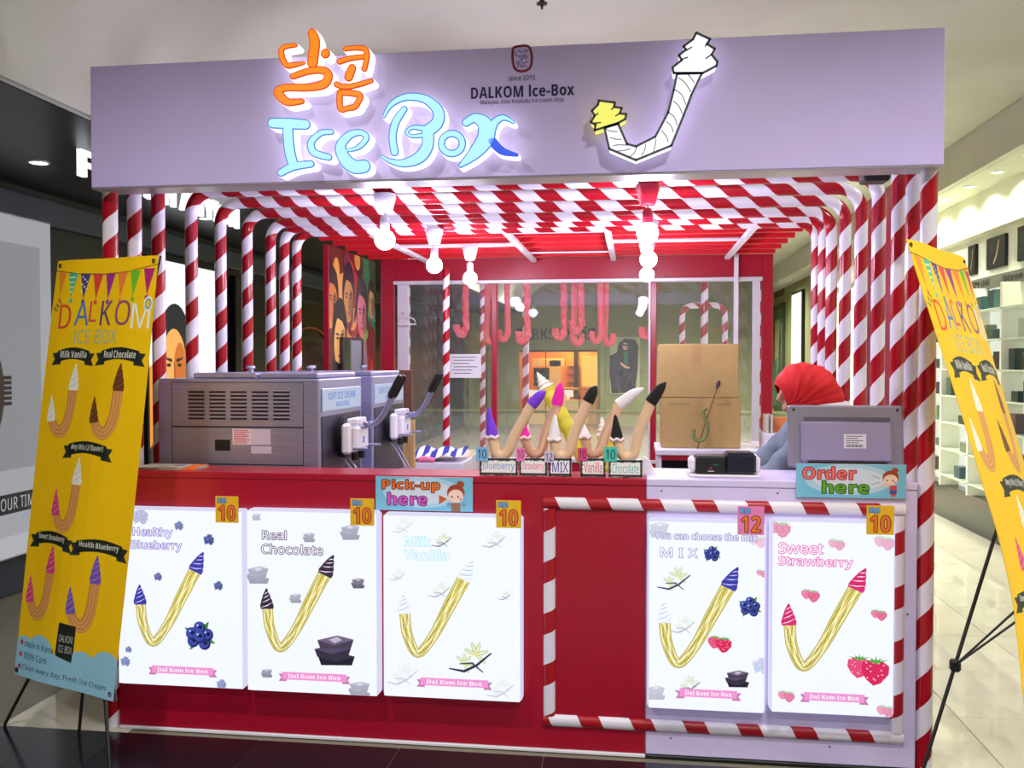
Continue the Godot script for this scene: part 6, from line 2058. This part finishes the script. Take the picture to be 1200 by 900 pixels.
# ---------------------------------------------------------------- far back
func far_back() -> void:
	var green: Material = mats["sage_wall"]
	var zb := -18.5
	var P := func(u: float, v: float) -> Vector3: return pz(u, v, zb)
	var a: Vector3 = P.call(608, 410)
	var b: Vector3 = P.call(700, 410)
	var wl := struct("wall_back", bx(Vector3(-3.6, 0.0, zb - 0.3), Vector3(a.x, 3.53, zb)), green)
	part(wl, "wall_panel", bx(Vector3(b.x, 0.0, zb - 0.3), Vector3(3.8, 3.53, zb)), green)
	part(wl, "wall_panel", bx(Vector3(a.x, a.y, zb - 0.3), Vector3(b.x, 3.53, zb)), green)
	for u in [480.0, 505.0, 530.0, 552.0, 574.0, 706.0]:
		var x: float = (P.call(u, 420) as Vector3).x
		part(wl, "pilaster", bx(Vector3(x - 0.06, 0.0, zb), Vector3(x + 0.06, 3.5, zb + 0.08), 0.01), green)
	var dk := mat("store_letters", Color8(24, 30, 26), 0.4)
	var sn := thing("store_sign", "dark store name letters with two Chinese characters above the golden shop", "sign", Vector3(-1.0, 2.1, zb))
	var c0: Vector3 = P.call(606, 398)
	var c1: Vector3 = P.call(672, 398)
	text_mesh(sn, "lettering", "PARKSON", sans_bold, 0.27, Vector3(c0.x, c0.y, zb), dk, 0.0, c1.x - c0.x, 0.03)
	var gl := MB.new()
	# the two characters drawn stroke by stroke
	var S := func(x: float, y: float) -> Vector3:
		var w: Vector3 = P.call(678 + x, 384 + y)
		return Vector3(w.x, w.y, 0.03)
	for l in [[[0, 0], [9, 0]], [[4.5, 0], [3.5, 4]], [[1.5, 4], [8, 4]], [[1.5, 4], [1.5, 13]], [[8, 4], [8, 13]], [[1.5, 8.5], [8, 8.5]], [[1.5, 13], [8, 13]], [[12, 2], [20, 2]], [[12.5, 2], [11.5, 7]], [[17, 0], [19, 7]], [[20, 4], [15, 7]], [[13, 8.5], [19.5, 8.5]], [[13, 8.5], [13, 13]], [[15.2, 8.5], [15.2, 13]], [[17.4, 8.5], [17.4, 13]], [[19.5, 8.5], [19.5, 13]], [[11, 13], [21, 13]]]:
		gl.ribbon([S.call(l[0][0], l[0][1]), S.call(l[1][0], l[1][1])], zb, zb + 0.03)
	part(sn, "characters", gl, dk)
	# golden shop interior
	var gold := mat("gold_wall", Color8(236, 170, 60), 0.5)
	var gi := thing("shop_interior", "golden lit shop interior seen through the back windows", "shop", Vector3(-1.2, 0, zb - 2.0))
	part(gi, "back_wall", bx(Vector3(a.x - 0.6, 0, zb - 3.3), Vector3(b.x + 0.6, 2.6, zb - 3.2)), gold)
	part(gi, "side_wall", bx(Vector3(a.x - 0.7, 0, zb - 3.2), Vector3(a.x - 0.6, 2.6, zb - 0.3)), gold)
	part(gi, "side_wall", bx(Vector3(b.x + 0.6, 0, zb - 3.2), Vector3(b.x + 0.7, 2.6, zb - 0.3)), gold)
	part(gi, "shop_ceiling", bx(Vector3(a.x - 0.7, 2.6, zb - 3.3), Vector3(b.x + 0.7, 2.7, zb - 0.3)), gold)
	part(gi, "display_screen_light", bx(Vector3(b.x - 0.55, 0.9, zb - 3.19), Vector3(b.x - 0.02, 1.75, zb - 3.15)), glow("gold_panel_glow", Color8(255, 206, 90), 0.9))
	part(gi, "arch_column", bx(Vector3(a.x + 0.62, 0.0, zb - 1.6), Vector3(a.x + 0.92, 1.62, zb - 1.3), 0.01), mat("cream_column", Color8(240, 220, 160), 0.5))
	part(gi, "lintel_sign", bx(Vector3(a.x + 0.18, 1.45, zb - 1.6), Vector3(a.x + 1.02, 1.66, zb - 1.3), 0.01), mat("cream_column", Color8(240, 220, 160), 0.5))
	part(gi, "dark_niche", bx(Vector3(a.x + 0.2, 0.95, zb - 1.55), Vector3(a.x + 0.6, 1.42, zb - 1.5), 0.004), mat("niche_dark", Color8(40, 52, 40), 0.4))
	part(gi, "dark_column", bx(Vector3(a.x + 1.18, 0.0, zb - 2.4), Vector3(a.x + 1.3, 2.4, zb - 2.3), 0.004), mat("niche_dark", Color8(40, 52, 40), 0.4))
	part(gi, "counter_rail", bx(Vector3(a.x + 0.3, 0.86, zb - 1.2), Vector3(b.x - 0.06, 0.92, zb - 1.1), 0.004), mat("brass", Color8(216, 160, 70), 0.3, 0.8))
	part(gi, "display_counter", bx(Vector3(a.x + 0.05, 0.0, zb - 1.25), Vector3(b.x - 0.06, 0.62, zb - 0.9), 0.006), mat("cream_column", Color8(240, 220, 160), 0.5))
	omni(Vector3((a.x + b.x) * 0.5, 2.3, zb - 1.0), Color8(255, 206, 120), 1.3, 0.1)
	omni(Vector3((a.x + b.x) * 0.5 + 0.3, 2.0, zb - 2.6), Color8(255, 200, 110), 0.8, 0.1)
	for i in 3:
		part(gi, "wall_shelf", bx(Vector3(a.x + 0.95, 1.0 + i * 0.22, zb - 3.19), Vector3(b.x - 0.6, 1.02 + i * 0.22, zb - 3.0), 0.003), mat("shelf_brown", Color8(110, 62, 26), 0.5))
	for i in 2:
		part(gi, "glowing_white_case", bx(Vector3(a.x + 0.1 + i * 0.82, 0.64, zb - 1.2), Vector3(a.x + 0.42 + i * 0.82, 0.86, zb - 1.15), 0.003), glow("white_case_glow", Color8(255, 248, 226), 0.8))  # glow put into the white cases so they look lit
	part(gi, "door_frame_rail", bx(Vector3(a.x, a.y - 0.05, zb - 0.32), Vector3(b.x, a.y, zb - 0.3), 0.002), mat("niche_dark", Color8(40, 52, 40), 0.4))
	part(gi, "door_mullion", bx(Vector3(a.x + 0.62, 0.0, zb - 0.32), Vector3(a.x + 0.64, a.y, zb - 0.3), 0.002), mat("niche_dark", Color8(40, 52, 40), 0.4))
	part(gi, "door_mullion", bx(Vector3(b.x - 0.46, 0.0, zb - 0.32), Vector3(b.x - 0.44, a.y, zb - 0.3), 0.002), mat("niche_dark", Color8(40, 52, 40), 0.4))
	var bulbm := MB.new()
	bulbm.lathe([Vector2(0, 2.599), Vector2(0.1, 2.599), Vector2(0.1, 2.58), Vector2(0, 2.575)], 14, Transform3D(Basis.IDENTITY, Vector3((a.x + b.x) * 0.5, 0, zb - 1.0)))
	part(gi, "ceiling_lamp", bulbm, glow("gold_lamp_glow", Color8(255, 220, 150), 3.0))
	for i in 9:
		var x := a.x + 0.15 + i * 0.17
		var h := 0.07 + 0.06 * absf(sin(i * 2.1))
		single("shop_product", bx(Vector3(x, 0.621, zb - 1.12), Vector3(x + 0.09, 0.621 + h, zb - 1.02), 0.004), mat("prod_%d" % (i % 3), [Color8(200, 80, 40), Color8(60, 40, 30), Color8(240, 230, 200)][i % 3], 0.4), "small %s item, %s from the left on the golden shop counter" % [["orange", "dark", "cream"][i % 3], NTH[i]], "product", "items on the golden shop counter")
	# seated man poster
	var p0: Vector3 = P.call(715, 395)
	var p1: Vector3 = P.call(750, 462)
	var po := thing("wall_poster", "large poster of a seated man in a dark suit beside the golden shop", "poster", Vector3((p0.x + p1.x) * 0.5, p1.y, zb))
	part(po, "backing", bx(Vector3(p0.x, p1.y, zb), Vector3(p1.x, p0.y, zb + 0.04), 0.004), m_black)
	var q := MB.new()
	q.q(Vector3(p0.x, p0.y, zb + 0.042), Vector3(p1.x, p0.y, zb + 0.042), Vector3(p1.x, p1.y, zb + 0.042), Vector3(p0.x, p1.y, zb + 0.042), Vector3(0, 0, 1))
	part(po, "print", q, printed("seated_man", seated_print(), 0.4))
	# glass railing across the walkway
	var rl := thing("glass_railing", "glass balustrade with a slim rail beyond the kiosk", "railing", Vector3(0, 0, -9.0))
	part(rl, "handrail", bx(Vector3(-3.5, 0.86, -9.03), Vector3(3.4, 0.9, -8.97), 0.008), mat("rail_green", Color8(120, 128, 90), 0.3, 0.5))
	part(rl, "base_channel", bx(Vector3(-3.5, 0.0, -9.04), Vector3(3.4, 0.1, -8.96), 0.006), m_black)
	for i in 6:
		part(rl, "glass_panel", bx(Vector3(-3.5 + i * 1.15, 0.1, -9.006), Vector3(-3.5 + i * 1.15 + 1.13, 0.86, -8.994)), m_glass)
	# yellow lit shelf at the left
	var y0: Vector3 = P.call(486, 390)
	var y1: Vector3 = P.call(518, 411)
	var ys := thing("yellow_lit_sign", "small yellow-green lit strip on the far wall seen through the left pane", "sign", Vector3(y0.x, y1.y, zb))
	part(ys, "case", bx(Vector3(y0.x - 0.03, y1.y - 0.03, zb), Vector3(y1.x + 0.03, y0.y + 0.03, zb + 0.1), 0.006), m_black)
	part(ys, "lit_panel_light", bx(Vector3(y0.x, y1.y, zb + 0.1), Vector3(y1.x, y0.y, zb + 0.108)), glow("lime_glow", Color8(210, 210, 90), 0.7))
